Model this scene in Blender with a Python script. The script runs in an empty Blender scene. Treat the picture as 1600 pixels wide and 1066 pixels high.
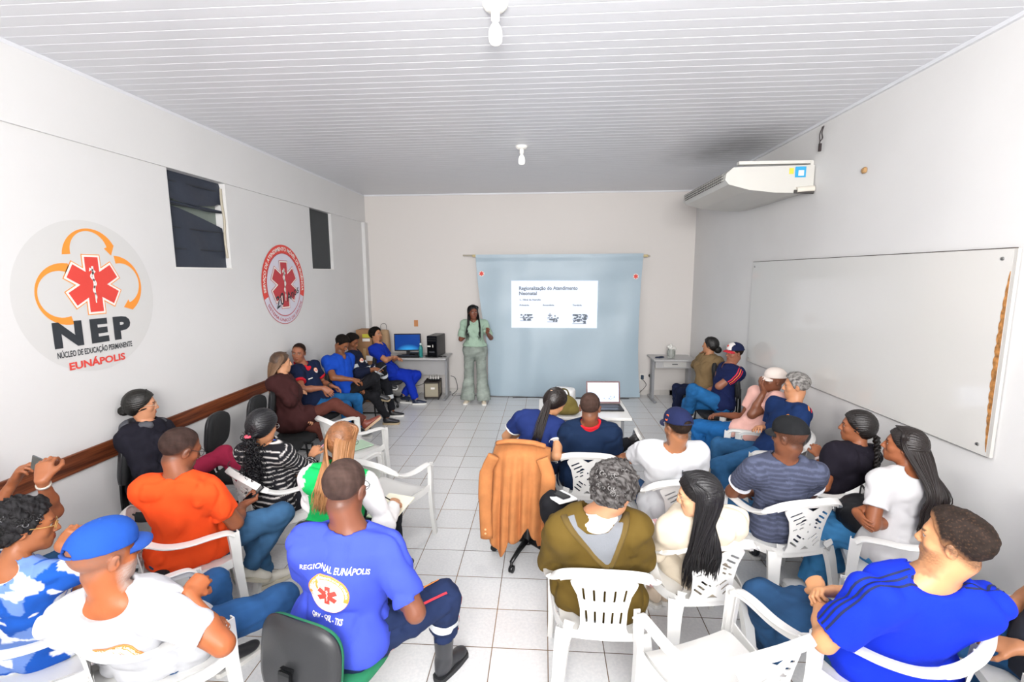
import bpy, math, random, json
import numpy as np
from mathutils import Vector, Matrix
from mathutils.bvhtree import BVHTree
from mathutils.geometry import delaunay_2d_cdt
C = bpy.context.scene.collection
SC = bpy.context.scene
random.seed(4)
RNG = np.random.default_rng(7)

# ------------------------------------------------------------------ camera, exposure, light
def setup_camera():
    pi_, ya, ro, H = 0.140073, 0.066947, -0.0046769, 2.2
    fwd = np.array([-math.sin(ya)*math.cos(pi_), math.cos(ya)*math.cos(pi_), -math.sin(pi_)])
    r0 = np.array([math.cos(ya), math.sin(ya), 0]); u0 = np.cross(r0, fwd)
    right = r0*math.cos(ro)+u0*math.sin(ro); up = -r0*math.sin(ro)+u0*math.cos(ro)
    cd = bpy.data.cameras.new('camera'); cd.lens = 748.14/1600*36; cd.sensor_width = 36
    cd.clip_start = 0.05
    co = bpy.data.objects.new('camera', cd); C.objects.link(co)
    m = Matrix.Identity(4)
    for i in range(3):
        m[i][0] = right[i]; m[i][1] = up[i]; m[i][2] = -fwd[i]
    m[2][3] = H
    co.matrix_world = m
    SC.camera = co
setup_camera()
SC.view_settings.view_transform = 'Standard'; SC.view_settings.look = 'None'
SC.view_settings.gamma = 1.0; SC.view_settings.use_curve_mapping = False
SC.view_settings.exposure = 0.08
w = bpy.data.worlds.new('world'); SC.world = w; w.use_nodes = True
w.node_tree.nodes['Background'].inputs[0].default_value = (0.55, 0.62, 0.7, 1)
w.node_tree.nodes['Background'].inputs[1].default_value = 0.6
def area(name, loc, rot, size, power, col=(1, 1, 1), sy=None):
    l = bpy.data.lights.new(name, 'AREA'); l.energy = power; l.size = size; l.color = col
    if sy: l.shape = 'RECTANGLE'; l.size_y = sy
    o = bpy.data.objects.new(name, l); C.objects.link(o); o.location = loc; o.rotation_euler = rot
    return o
# the photographer's flash, bounced off the ceiling just behind and above the camera
area('flash_bounce', (0.1, -1.0, 2.3), (math.radians(180-30), 0, 0), 0.7, 245, (1.0, 0.985, 0.97))
area('rear_fill', (0.0, -2.1, 3.2), (math.radians(83), 0, 0), 2.2, 225, (1.0, 0.985, 0.97)).data.spread = math.radians(112)  # large soft fill added behind the camera to even out the falloff

# ------------------------------------------------------------------ helpers
def V(*a): return np.array(a, float)
def nrm(v):
    v = np.asarray(v, float); n = np.linalg.norm(v)
    return v/n if n > 1e-9 else v
def rotz(a):
    a = math.radians(a); return np.array([[math.cos(a), -math.sin(a), 0], [math.sin(a), math.cos(a), 0], [0, 0, 1]])
def rotx(a):
    a = math.radians(a); return np.array([[1, 0, 0], [0, math.cos(a), -math.sin(a)], [0, math.sin(a), math.cos(a)]])
def roty(a):
    a = math.radians(a); return np.array([[math.cos(a), 0, math.sin(a)], [0, 1, 0], [-math.sin(a), 0, math.cos(a)]])
def hexc(h):
    h = h.lstrip('#'); c = [int(h[i:i+2], 16)/255 for i in (0, 2, 4)]
    return tuple(((x+0.055)/1.055)**2.4 if x > 0.04045 else x/12.92 for x in c)

MATS = {}
def mat(name, col, rough=0.6, bump=0, bscale=60, metal=0, spec=0.5, emis=None, es=1, var=0, vscale=8, alpha=None, trans=0, sheen=0, coat=0):
    if name in MATS: return MATS[name]
    if isinstance(col, str): col = hexc(col)
    m = bpy.data.materials.new(name); m.use_nodes = True; MATS[name] = m
    nt = m.node_tree; b = nt.nodes['Principled BSDF']
    b.inputs['Base Color'].default_value = (*col, 1); b.inputs['Roughness'].default_value = rough
    b.inputs['Metallic'].default_value = metal; b.inputs['Specular IOR Level'].default_value = spec
    if sheen: b.inputs['Sheen Weight'].default_value = sheen
    if coat: b.inputs['Coat Weight'].default_value = coat
    if trans: b.inputs['Transmission Weight'].default_value = trans
    if emis:
        e = hexc(emis) if isinstance(emis, str) else emis
        b.inputs['Emission Color'].default_value = (*e, 1); b.inputs['Emission Strength'].default_value = es
    tc = nt.nodes.new('ShaderNodeTexCoord')
    if bump:
        n = nt.nodes.new('ShaderNodeTexNoise'); n.inputs['Scale'].default_value = bscale; n.inputs['Detail'].default_value = 3
        bp = nt.nodes.new('ShaderNodeBump'); bp.inputs['Strength'].default_value = min(1, bump); bp.inputs['Distance'].default_value = 0.004
        nt.links.new(tc.outputs['Object'], n.inputs['Vector']); nt.links.new(n.outputs['Fac'], bp.inputs['Height'])
        nt.links.new(bp.outputs['Normal'], b.inputs['Normal'])
    if var:
        n2 = nt.nodes.new('ShaderNodeTexNoise'); n2.inputs['Scale'].default_value = vscale; n2.inputs['Detail'].default_value = 4
        r = nt.nodes.new('ShaderNodeValToRGB'); r.color_ramp.elements[0].position = 0.3; r.color_ramp.elements[1].position = 0.7
        r.color_ramp.elements[0].color = (*[c*(1-var) for c in col], 1); r.color_ramp.elements[1].color = (*[min(1, c*(1+var)) for c in col], 1)
        nt.links.new(tc.outputs['Object'], n2.inputs['Vector']); nt.links.new(n2.outputs['Fac'], r.inputs[0]); nt.links.new(r.outputs[0], b.inputs['Base Color'])
    return m
def attr_mat(name, rough=0.5, spec=0.4, bump=0, bscale=200, sss=0, aniso=0):
    if name in MATS: return MATS[name]
    m = bpy.data.materials.new(name); m.use_nodes = True; MATS[name] = m
    nt = m.node_tree; b = nt.nodes['Principled BSDF']
    b.inputs['Roughness'].default_value = rough; b.inputs['Specular IOR Level'].default_value = spec
    a = nt.nodes.new('ShaderNodeAttribute'); a.attribute_name = 'Col'
    nt.links.new(a.outputs['Color'], b.inputs['Base Color'])
    if bump:
        tc = nt.nodes.new('ShaderNodeTexCoord')
        n = nt.nodes.new('ShaderNodeTexNoise'); n.inputs['Scale'].default_value = bscale; n.inputs['Detail'].default_value = 3
        bp = nt.nodes.new('ShaderNodeBump'); bp.inputs['Strength'].default_value = bump; bp.inputs['Distance'].default_value = 0.003
        nt.links.new(tc.outputs['Object'], n.inputs['Vector']); nt.links.new(n.outputs['Fac'], bp.inputs['Height'])
        nt.links.new(bp.outputs['Normal'], b.inputs['Normal'])
    return m

def link(name, me, m=None, parent=None, org=None):
    o = bpy.data.objects.new(name, me); C.objects.link(o)
    if m is not None and len(me.materials) == 0: me.materials.append(m)
    if parent is not None: o.parent = parent
    return o
def mesh(name, verts, faces, m=None, parent=None, smooth=False, off=None, col=None):
    """any faces (list of tuples) or an (n,4) array"""
    verts = np.asarray(verts, float)
    if off is not None: verts = verts-np.asarray(off)
    me = bpy.data.meshes.new(name)
    if isinstance(faces, np.ndarray):
        nf, k = faces.shape
        me.vertices.add(len(verts)); me.vertices.foreach_set('co', verts.astype(np.float32).ravel())
        me.loops.add(nf*k); me.loops.foreach_set('vertex_index', faces.astype(np.int32).ravel())
        me.polygons.add(nf); me.polygons.foreach_set('loop_start', np.arange(nf, dtype=np.int32)*k)
        me.update(calc_edges=True)
    else:
        me.from_pydata([tuple(v) for v in verts], [], [tuple(f) for f in faces]); me.update()
    if smooth: me.polygons.foreach_set('use_smooth', np.ones(len(me.polygons), bool))
    if col is not None:
        ca = me.color_attributes.new('Col', 'FLOAT_COLOR', 'POINT')
        c4 = np.ones((len(verts), 4), np.float32); c4[:, :3] = col; ca.data.foreach_set('color', c4.ravel())
    return link(name, me, m, parent)
def tag(o, label=None, cat=None, group=None, kind=None):
    if label: o['label'] = label
    if cat: o['category'] = cat
    if group: o['group'] = group
    if kind: o['kind'] = kind
    return o
def empty(name, loc, rz=0, **k):
    o = bpy.data.objects.new(name, None); C.objects.link(o); o.location = loc; o.rotation_euler = (0, 0, math.radians(rz))
    o.empty_display_size = 0.1
    return tag(o, **k)
def copy_tree(o, parent=None):
    c = o.copy(); C.objects.link(c)
    if parent is not None: c.parent = parent
    for ch in [x for x in KIDS(o)]: copy_tree(ch, c)
    return c
def KIDS(o): return [x for x in C.objects if x.parent == o]

class MB:
    """collects shapes into one mesh"""
    def __init__(s): s.v = []; s.f = []
    def add(s, v, f):
        n = len(s.v); s.v += [tuple(map(float, p)) for p in v]; s.f += [tuple(int(i)+n for i in q) for q in f]; return s
    def box(s, c, d, R=None, bev=0.0):
        c = V(*c); hx, hy, hz = [x/2 for x in d]
        b = min(bev, hx*.9, hy*.9, hz*.9)
        if b <= 0:
            p = [(x, y, z) for x in (-hx, hx) for y in (-hy, hy) for z in (-hz, hz)]
            f = [(0, 1, 3, 2), (4, 6, 7, 5), (0, 4, 5, 1), (2, 3, 7, 6), (0, 2, 6, 4), (1, 5, 7, 3)]
        else:
            p = []; idx = {}
            for sx in (-1, 1):
                for sy in (-1, 1):
                    for sz in (-1, 1):
                        for a in range(3):
                            q = [sx*(hx-b), sy*(hy-b), sz*(hz-b)]; q[a] += (sx, sy, sz)[a]*b
                            idx[(sx, sy, sz, a)] = len(p); p.append(tuple(q))
            f = []
            for a in range(3):
                o1, o2 = [i for i in range(3) if i != a]
                for sg in (-1, 1):
                    q = []
                    for u, w_ in ((-1, -1), (1, -1), (1, 1), (-1, 1)):
                        k = [0, 0, 0]; k[a] = sg; k[o1] = u; k[o2] = w_; q.append(idx[(*k, a)])
                    f.append(tuple(q))
            for a in range(3):
                o1, o2 = [i for i in range(3) if i != a]
                for u in (-1, 1):
                    for w_ in (-1, 1):
                        ks = []
                        for e in (-1, 1):
                            k = [0, 0, 0]; k[a] = e; k[o1] = u; k[o2] = w_; ks.append(tuple(k))
                        f.append((idx[(*ks[0], o1)], idx[(*ks[1], o1)], idx[(*ks[1], o2)], idx[(*ks[0], o2)]))
            for sx in (-1, 1):
                for sy in (-1, 1):
                    for sz in (-1, 1): f.append(tuple(idx[(sx, sy, sz, a)] for a in range(3)))
        p = np.array(p)
        if R is not None: p = p@np.asarray(R).T
        return s.add(p+c, f)
    def tube(s, pts, r, n=8, closed=False, cap=True, flat=1.0, up=None):
        pts = [V(*p) for p in pts]; m_ = len(pts)
        rr = [r]*m_ if np.isscalar(r) else list(r)
        vs = []; prev = None
        for i, p in enumerate(pts):
            if closed: t = pts[(i+1) % m_]-pts[i-1]
            else: t = pts[min(i+1, m_-1)]-pts[max(i-1, 0)]
            t = nrm(t)
            if prev is None:
                a = V(*up) if up is not None else (V(0, 0, 1) if abs(t[2]) < .9 else V(0, 1, 0))
            else: a = prev
            a = nrm(a-t*(a@t)); b = np.cross(t, a); prev = a
            for k in range(n):
                g = 2*math.pi*k/n; vs.append(p+rr[i]*(math.cos(g)*a*flat+math.sin(g)*b))
        fs = []
        for i in range(m_ if closed else m_-1):
            j = (i+1) % m_
            for k in range(n): fs.append((i*n+k, i*n+(k+1) % n, j*n+(k+1) % n, j*n+k))
        if cap and not closed: fs.append(tuple(range(n))[::-1]); fs.append(tuple((m_-1)*n+k for k in range(n)))
        return s.add(vs, fs)
    def lathe(s, prof, c=(0, 0, 0), n=20, R=None):
        vs = []; fs = []
        for r, z in prof:
            for k in range(n):
                g = 2*math.pi*k/n; vs.append((r*math.cos(g), r*math.sin(g), z))
        for i in range(len(prof)-1):
            for k in range(n): fs.append((i*n+k, i*n+(k+1) % n, (i+1)*n+(k+1) % n, (i+1)*n+k))
        fs.append(tuple(range(n))[::-1]); fs.append(tuple((len(prof)-1)*n+k for k in range(n)))
        vs = np.array(vs)
        if R is not None: vs = vs@np.asarray(R).T
        return s.add(vs+V(*c), fs)
    def pad(s, w, h, rings, c=(0, 0, 0), R=None, n=40, e=3.0, curv=0, taper=0):
        """superellipse slab; rings = [(scale, z)...]"""
        vs = []; fs = []
        for sc, z in rings:
            for k in range(n):
                g = 2*math.pi*k/n; cx, cy = math.cos(g), math.sin(g)
                x = math.copysign(abs(cx)**(2/e), cx)*w/2*sc; y = math.copysign(abs(cy)**(2/e), cy)*h/2*sc
                x *= 1+taper*y/h
                vs.append((x, y, z+curv*(x/w*2)**2))
        for i in range(len(rings)-1):
            for k in range(n): fs.append((i*n+k, i*n+(k+1) % n, (i+1)*n+(k+1) % n, (i+1)*n+k))
        fs.append(tuple(range(n))[::-1]); fs.append(tuple((len(rings)-1)*n+k for k in range(n)))
        vs = np.array(vs)
        if R is not None: vs = vs@np.asarray(R).T
        return s.add(vs+V(*c), fs)
    def prism(s, poly, thick, R=None, c=(0, 0, 0)):
        n = len(poly); vs = [(x, y, 0) for x, y in poly]+[(x, y, thick) for x, y in poly]
        fs = [tuple(range(n))[::-1], tuple(range(n, 2*n))]+[(i, (i+1) % n, n+(i+1) % n, n+i) for i in range(n)]
        vs = np.array(vs, float)
        if R is not None: vs = vs@np.asarray(R).T
        return s.add(vs+V(*c), fs)
    def sweep(s, pts, sec, ups, closed=False):
        """sec: (a,b) offsets along side and up; ups: up vector at every point"""
        vs = []; fs = []; m_ = len(pts); pts = [V(*p) for p in pts]
        for i, p in enumerate(pts):
            t = nrm(pts[min(i+1, m_-1)]-pts[max(i-1, 0)]); u = V(*ups[i]); u = nrm(u-t*(u@t)); sd = np.cross(t, u)
            sc_ = sec(i/(m_-1)) if callable(sec) else sec
            for a, b in sc_: vs.append(p+sd*a+u*b)
        n = len(sec(0)) if callable(sec) else len(sec)
        for i in range(m_-1):
            for k in range(n): fs.append((i*n+k, i*n+(k+1) % n, (i+1)*n+(k+1) % n, (i+1)*n+k))
        fs.append(tuple(range(n))[::-1]); fs.append(tuple((m_-1)*n+k for k in range(n)))
        return s.add(vs, fs)
    def build(s, name, m, parent=None, smooth=False, off=None): return mesh(name, s.v, s.f, m, parent, smooth, off)

def smooth_by_angle(o, ang=40):
    me = o.data; me.polygons.foreach_set('use_smooth', np.ones(len(me.polygons), bool))
    try: me.set_sharp_from_angle(angle=math.radians(ang))
    except Exception: pass
    return o
def spline(pts, n=8):
    pts = [V(*p) for p in pts]; P = [2*pts[0]-pts[1]]+pts+[2*pts[-1]-pts[-2]]; out = []
    for i in range(1, len(P)-2):
        for k in range(n):
            t = k/n; a, b, c, d = P[i-1], P[i], P[i+1], P[i+2]
            out.append(.5*((2*b)+(-a+c)*t+(2*a-5*b+4*c-d)*t*t+(-a+3*b-3*c+d)*t**3))
    out.append(P[-2]); return out

# ---- flat fills with holes, text
def inpoly(px, py, poly):
    r = np.zeros(len(px), bool); n = len(poly); j = n-1
    for i in range(n):
        xi, yi = poly[i]; xj, yj = poly[j]
        if yi != yj:
            c = ((yi > py) != (yj > py)) & (px < (xj-xi)*(py-yi)/(yj-yi)+xi); r ^= c
        j = i
    return r
def fill2d(outline, holes=(), step=None):
    pts = []; edges = []
    for lp in [outline]+list(holes):
        n0 = len(pts); m_ = 0
        L = len(lp)
        for i in range(L):
            a = np.array(lp[i]); b = np.array(lp[(i+1) % L])
            k = max(1, int(np.linalg.norm(b-a)/step)) if step else 1
            for q in range(k): pts.append(tuple(a+(b-a)*q/k)); m_ += 1
        edges += [(n0+i, n0+(i+1) % m_) for i in range(m_)]
    if step:
        xs = [p[0] for p in outline]; ys = [p[1] for p in outline]
        g = np.array([(x, y) for x in np.arange(min(xs)+step/2, max(xs), step) for y in np.arange(min(ys)+step/2, max(ys), step)])
        if len(g):
            k = inpoly(g[:, 0], g[:, 1], outline)
            for h in holes: k &= ~inpoly(g[:, 0], g[:, 1], h)
            pts += [tuple(p) for p in g[k]]
    r = delaunay_2d_cdt([Vector(p) for p in pts], edges, [], 0, 1e-6)
    v = np.array([(p.x, p.y) for p in r[0]]); f = np.array(r[2])
    c = v[f].mean(1); k = inpoly(c[:, 0], c[:, 1], outline)
    for h in holes: k &= ~inpoly(c[:, 0], c[:, 1], h)
    return v, f[k]
def circle(r, n=48, cx=0, cy=0, a0=0, a1=360):
    return [(cx+r*math.cos(math.radians(a0+(a1-a0)*i/n)), cy+r*math.sin(math.radians(a0+(a1-a0)*i/n))) for i in range(n)]
def ringfill(r0, r1, a0=0, a1=360, n=48):
    v = []; f = []
    for i in range(n+1):
        a = math.radians(a0+(a1-a0)*i/n)
        for r in (r0, (r0+r1)/2, r1): v.append((r*math.cos(a), r*math.sin(a)))
    for i in range(n):
        for k in range(2): f.append((i*3+k, i*3+k+1, i*3+k+4, i*3+k+3))
    return np.array(v), f
def text2d(body, size, bold=0.0, align='CENTER', shear=0, sx=1.0, fit=None):
    cu = bpy.data.curves.new('t', 'FONT'); cu.body = body; cu.size = size; cu.align_x = align; cu.offset = bold; cu.shear = shear
    cu.resolution_u = 3; cu.fill_mode = 'BOTH'
    o = bpy.data.objects.new('t', cu); C.objects.link(o)
    dg = bpy.context.evaluated_depsgraph_get(); dg.update()
    me = o.evaluated_get(dg).to_mesh()
    v = np.array([(p.co.x, p.co.y) for p in me.vertices]); f = [tuple(p.vertices) for p in me.polygons]
    o.evaluated_get(dg).to_mesh_clear(); bpy.data.objects.remove(o); bpy.data.curves.remove(cu)
    if fit:
        w0 = v[:, 0].max()-v[:, 0].min(); v[:, 0] *= fit/w0
    v[:, 0] *= sx
    return v, f
def bend(v, r, top=True, a_mid=90):
    """text baseline on a circle of radius r"""
    v = np.array(v)
    if top: a = math.radians(a_mid)-v[:, 0]/r; rr = r+v[:, 1]
    else: a = math.radians(a_mid)+v[:, 0]/r; rr = r-v[:, 1]
    return np.stack([rr*np.cos(a), rr*np.sin(a)], 1)
def star_outline(R, w, grow=0.0):
    R = R+grow; w = w+grow; p = []
    for i in range(6):
        a = math.radians(90+60*i); d = (math.cos(a), math.sin(a)); s_ = (-math.sin(a), math.cos(a))
        b = math.radians(60+60*i); p.append((2*w*math.cos(b)*1.0, 2*w*math.sin(b)))
        p.append((d[0]*R-s_[0]*w, d[1]*R-s_[1]*w)); p.append((d[0]*R+s_[0]*w, d[1]*R+s_[1]*w))
    return p
def place2d(v, o, U, W, N, off=0.0):
    v = np.asarray(v); return V(*o)+v[:, :1]*V(*U)+v[:, 1:2]*V(*W)+V(*N)*off
def snake2d(h):
    """rod with a snake winding round it"""
    mb_v = []; mb_f = []
    def strip(pts, ws):
        n0 = len(mb_v)
        for i, p in enumerate(pts):
            a = np.array(pts[max(i-1, 0)]); b = np.array(pts[min(i+1, len(pts)-1)]); t = (b-a)/(np.linalg.norm(b-a)+1e-9); s_ = np.array([-t[1], t[0]])
            mb_v.append(tuple(np.array(p)+s_*ws[i])); mb_v.append(tuple(np.array(p)-s_*ws[i]))
        for i in range(len(pts)-1): mb_f.append((n0+2*i, n0+2*i+1, n0+2*i+3, n0+2*i+2))
    strip([(0, -h), (0, h)], [h*.035, h*.06])
    n = 28; strip([(math.sin(i/n*math.pi*4.2+.3)*h*.16*(0.35+.65*i/n), -h*.85+i/n*h*1.6) for i in range(n+1)], [h*.02+h*.04*i/n for i in range(n+1)])
    strip([(h*.02, h*.78), (-h*.16, h*.86), (-h*.2, h*.72)], [h*.06, h*.07, h*.02])
    return np.array(mb_v), mb_f

# ------------------------------------------------------------------ implicit surfaces
def cone(a, b, ra, rb, k=.03, cut=None): return ('c', V(*a), V(*b), ra, rb, k, cut)
def ell(c, r, R=None, k=.03): return ('e', V(*c), np.eye(3) if R is None else np.asarray(R, float), V(*r), None, k, None)
def smin(a, b, k):
    if k <= 0: return np.minimum(a, b)
    h = np.clip(.5+.5*(a-b)/k, 0, 1); return a*(1-h)+b*h-k*h*(1-h)
def smax(a, b, k): return -smin(-a, -b, k)
def pdist(p, X, Y, Z):
    if p[0] == 'c':
        _, a, b, ra, rb, k, cut = p; ba = b-a; L2 = max(ba@ba, 1e-9)
        x, y, z = X-a[0], Y-a[1], Z-a[2]
        t = np.clip((x*ba[0]+y*ba[1]+z*ba[2])/L2, 0, 1)
        d = np.sqrt((x-ba[0]*t)**2+(y-ba[1]*t)**2+(z-ba[2]*t)**2)-(ra+(rb-ra)*t)
        if cut is not None:
            q, n = cut; d = np.maximum(d, (X-q[0])*n[0]+(Y-q[1])*n[1]+(Z-q[2])*n[2])
        return d
    _, c, R, r, _, k, _ = p
    x, y, z = X-c[0], Y-c[1], Z-c[2]
    lx = (x*R[0, 0]+y*R[1, 0]+z*R[2, 0]); ly = (x*R[0, 1]+y*R[1, 1]+z*R[2, 1]); lz = (x*R[0, 2]+y*R[1, 2]+z*R[2, 2])
    k0 = np.sqrt((lx/r[0])**2+(ly/r[1])**2+(lz/r[2])**2)+1e-6; k1 = np.sqrt((lx/r[0]**2)**2+(ly/r[1]**2)**2+(lz/r[2]**2)**2)+1e-6
    return k0*(k0-1)/k1
def bb(p):
    if p[0] == 'c': return np.minimum(p[1]-p[3], p[2]-p[4]), np.maximum(p[1]+p[3], p[2]+p[4])
    e = np.abs(p[2])@p[3]; return p[1]-e, p[1]+e
def noise3(P, f, seed=0):
    r = np.random.default_rng(seed); out = np.zeros(len(P)); amp = 0
    for i in range(5):
        d = r.normal(size=3); d /= np.linalg.norm(d); ph = r.uniform(0, 6.28, 2); d2 = r.normal(size=3); d2 /= np.linalg.norm(d2)
        ff = f*(0.7+.35*i); a = 1/(1+.35*i); out += a*np.sin((P@d)*ff+ph[0]+1.3*np.sin((P@d2)*ff*.7+ph[1])); amp += a
    return out/amp*1.6
def solid(prims, h, ops=(), disp=None, clip=None):
    los, his = zip(*[bb(p) for p in prims]); lo = np.min(los, 0)-.02-2*h; hi = np.max(his, 0)+.02+2*h
    if clip is not None: lo = np.maximum(lo, clip[0]); hi = np.minimum(hi, clip[1])
    n = np.ceil((hi-lo)/h).astype(int)+1
    ax = [lo[i]+h*np.arange(n[i]) for i in range(3)]
    F = np.full(n, .15)
    for p in prims:
        a, b = bb(p); mg = p[5]*.6+2.5*h+.004
        i0 = np.clip(((a-mg-lo)/h).astype(int), 0, n); i1 = np.clip(((b+mg-lo)/h).astype(int)+2, 0, n)
        if (i1 <= i0).any(): continue
        sl = tuple(slice(i0[i], i1[i]) for i in range(3))
        X = ax[0][sl[0]][:, None, None]; Y = ax[1][sl[1]][None, :, None]; Z = ax[2][sl[2]][None, None, :]
        F[sl] = smin(F[sl], pdist(p, X, Y, Z), p[5])
    X = ax[0][:, None, None]; Y = ax[1][None, :, None]; Z = ax[2][None, None, :]
    if disp is not None:
        m_ = np.abs(F) < .045; ii = np.argwhere(m_); P = lo+ii*h
        F[m_] += disp(P)
    for op in ops: F = op(F, X, Y, Z)
    F[0] = np.maximum(F[0], .01) if clip is None else F[0]
    return surfnets(F, lo, h)
def surfnets(F, lo, h):
    S = F < 0; n = F.shape; cnt = np.zeros((n[0]-1, n[1]-1, n[2]-1), np.int8)
    offs = [(i, j, k) for i in (0, 1) for j in (0, 1) for k in (0, 1)]
    for i, j, k in offs: cnt += S[i:n[0]-1+i, j:n[1]-1+j, k:n[2]-1+k]
    act = np.argwhere((cnt > 0) & (cnt < 8))
    if len(act) == 0: return np.zeros((0, 3)), np.zeros((0, 4), int)
    idx = np.full(cnt.shape, -1, np.int32); idx[tuple(act.T)] = np.arange(len(act))
    cv = np.stack([F[act[:, 0]+i, act[:, 1]+j, act[:, 2]+k] for i, j, k in offs], 1)
    co = np.array(offs, float); acc = np.zeros((len(act), 3)); num = np.zeros(len(act))
    for a in range(8):
        for b in range(a+1, 8):
            if np.abs(co[a]-co[b]).sum() != 1: continue
            va, vb = cv[:, a], cv[:, b]; cr = (va < 0) != (vb < 0)
            t = np.where(cr, va/np.where(cr, va-vb, 1), 0)
            acc += np.where(cr[:, None], co[a]+t[:, None]*(co[b]-co[a]), 0); num += cr
    verts = lo+h*(act+acc/num[:, None])
    quads = []
    for axn in range(3):
        o1, o2 = [(1, 2), (2, 0), (0, 1)][axn]
        s0 = [slice(None)]*3; s1 = [slice(None)]*3
        s0[axn] = slice(0, -1); s1[axn] = slice(1, None)
        a = S[tuple(s0)]; b = S[tuple(s1)]; ch = np.argwhere(a != b)
        ch = ch[(ch[:, o1] > 0) & (ch[:, o2] > 0) & (ch[:, o1] < n[o1]-1) & (ch[:, o2] < n[o2]-1)]
        if not len(ch): continue
        ins = S[tuple(ch.T)]
        e1 = np.zeros(3, int); e1[o1] = 1; e2 = np.zeros(3, int); e2[o2] = 1
        q = np.stack([idx[tuple((ch-e1-e2).T)], idx[tuple((ch-e2).T)], idx[tuple(ch.T)], idx[tuple((ch-e1).T)]], 1)
        q[~ins] = q[~ins][:, ::-1]; quads.append(q[(q >= 0).all(1)])
    return verts, np.concatenate(quads)
def join(parts):
    vs, fs, n = [], [], 0
    for v, f in parts:
        vs.append(v); fs.append(f+n); n += len(v)
    return np.concatenate(vs), np.concatenate(fs)

# ------------------------------------------------------------------ the room
XL, XR, YB, ZC, YF = -3.24, 2.61, 8.65, 3.60, -2.4
wall_m = mat('wall_paint', '#dcdbda', .55, bump=.15, bscale=25, spec=.3, var=.02, vscale=1.5)
ceil_m = mat('ceiling_pvc', '#dddee2', .38, spec=.4)
white_m = mat('white_paint', '#e8e6e2', .5)
def floor_mat():
    m = mat('floor_tiles', '#b9b8b6', .22, spec=.5); nt = m.node_tree; b = nt.nodes['Principled BSDF']; N = nt.nodes.new; K = nt.links.new
    tc = N('ShaderNodeTexCoord'); sp = N('ShaderNodeSeparateXYZ'); K(tc.outputs['Object'], sp.inputs[0])
    T = .3301
    def mth(op, a, bb_=None, c=None):
        n = N('ShaderNodeMath'); n.operation = op
        for i, v in enumerate((a, bb_)):
            if v is None: continue
            if isinstance(v, (int, float)): n.inputs[i].default_value = v
            else: K(v, n.inputs[i])
        return n.outputs[0]
    def axis(o, off):
        q = mth('DIVIDE', mth('SUBTRACT', o, off), T); fr = mth('FRACT', mth('ADD', q, 100.0)); d = mth('ABSOLUTE', mth('SUBTRACT', fr, .5))
        return d, mth('FLOOR', mth('ADD', q, 100.0))
    dx, ix_ = axis(sp.outputs[0], -.958); dy, iy = axis(sp.outputs[1], 2.547)
    e = mth('MAXIMUM', dx, dy)
    g = mth('GREATER_THAN', e, .5-.0085)
    n1 = N('ShaderNodeTexNoise'); n1.inputs['Scale'].default_value = 55; n1.inputs['Detail'].default_value = 4; K(tc.outputs['Object'], n1.inputs['Vector'])
    r1 = N('ShaderNodeValToRGB'); r1.color_ramp.elements[0].position = .35; r1.color_ramp.elements[1].position = .65
    r1.color_ramp.elements[0].color = (*hexc('#d8d9da'), 1); r1.color_ramp.elements[1].color = (*hexc('#e2e2e2'), 1); K(n1.outputs['Fac'], r1.inputs[0])
    cx = N('ShaderNodeCombineXYZ'); K(ix_, cx.inputs[0]); K(iy, cx.inputs[1]); wn = N('ShaderNodeTexWhiteNoise'); K(cx.outputs[0], wn.inputs['Vector'])
    mv = mth('ADD', mth('MULTIPLY', wn.outputs['Value'], .07), .96)
    mx0 = N('ShaderNodeMix'); mx0.data_type = 'RGBA'; mx0.blend_type = 'MULTIPLY'; mx0.inputs[0].default_value = 1; K(r1.outputs[0], mx0.inputs[6])
    cc = N('ShaderNodeCombineColor'); K(mv, cc.inputs[0]); K(mv, cc.inputs[1]); K(mv, cc.inputs[2]); K(cc.outputs[0], mx0.inputs[7])
    n2 = N('ShaderNodeTexNoise'); n2.inputs['Scale'].default_value = 1.1; n2.inputs['Detail'].default_value = 3; K(tc.outputs['Object'], n2.inputs['Vector'])
    r2 = N('ShaderNodeValToRGB'); r2.color_ramp.elements[0].position = .4; r2.color_ramp.elements[1].position = .6
    r2.color_ramp.elements[0].color = (*hexc('#8a6c48'), 1); r2.color_ramp.elements[1].color = (*hexc('#5f5348'), 1); K(n2.outputs['Fac'], r2.inputs[0])
    mx = N('ShaderNodeMix'); mx.data_type = 'RGBA'; K(g, mx.inputs[0]); K(mx0.outputs[2], mx.inputs[6]); K(r2.outputs[0], mx.inputs[7]); K(mx.outputs[2], b.inputs['Base Color'])
    K(mth('ADD', mth('MULTIPLY', g, .5), .24), b.inputs['Roughness'])
    bp = N('ShaderNodeBump'); bp.inputs['Strength'].default_value = .6; bp.inputs['Distance'].default_value = .003; bp.invert = True; K(g, bp.inputs['Height']); K(bp.outputs[0], b.inputs['Normal'])
    return m
def struct(o): o['kind'] = 'structure'; return o
struct(MB().box(((XL+XR)/2, (YB+YF)/2, -.05), (XR-XL+.4, YB-YF+.4, .1)).build('floor', floor_mat()))
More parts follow.
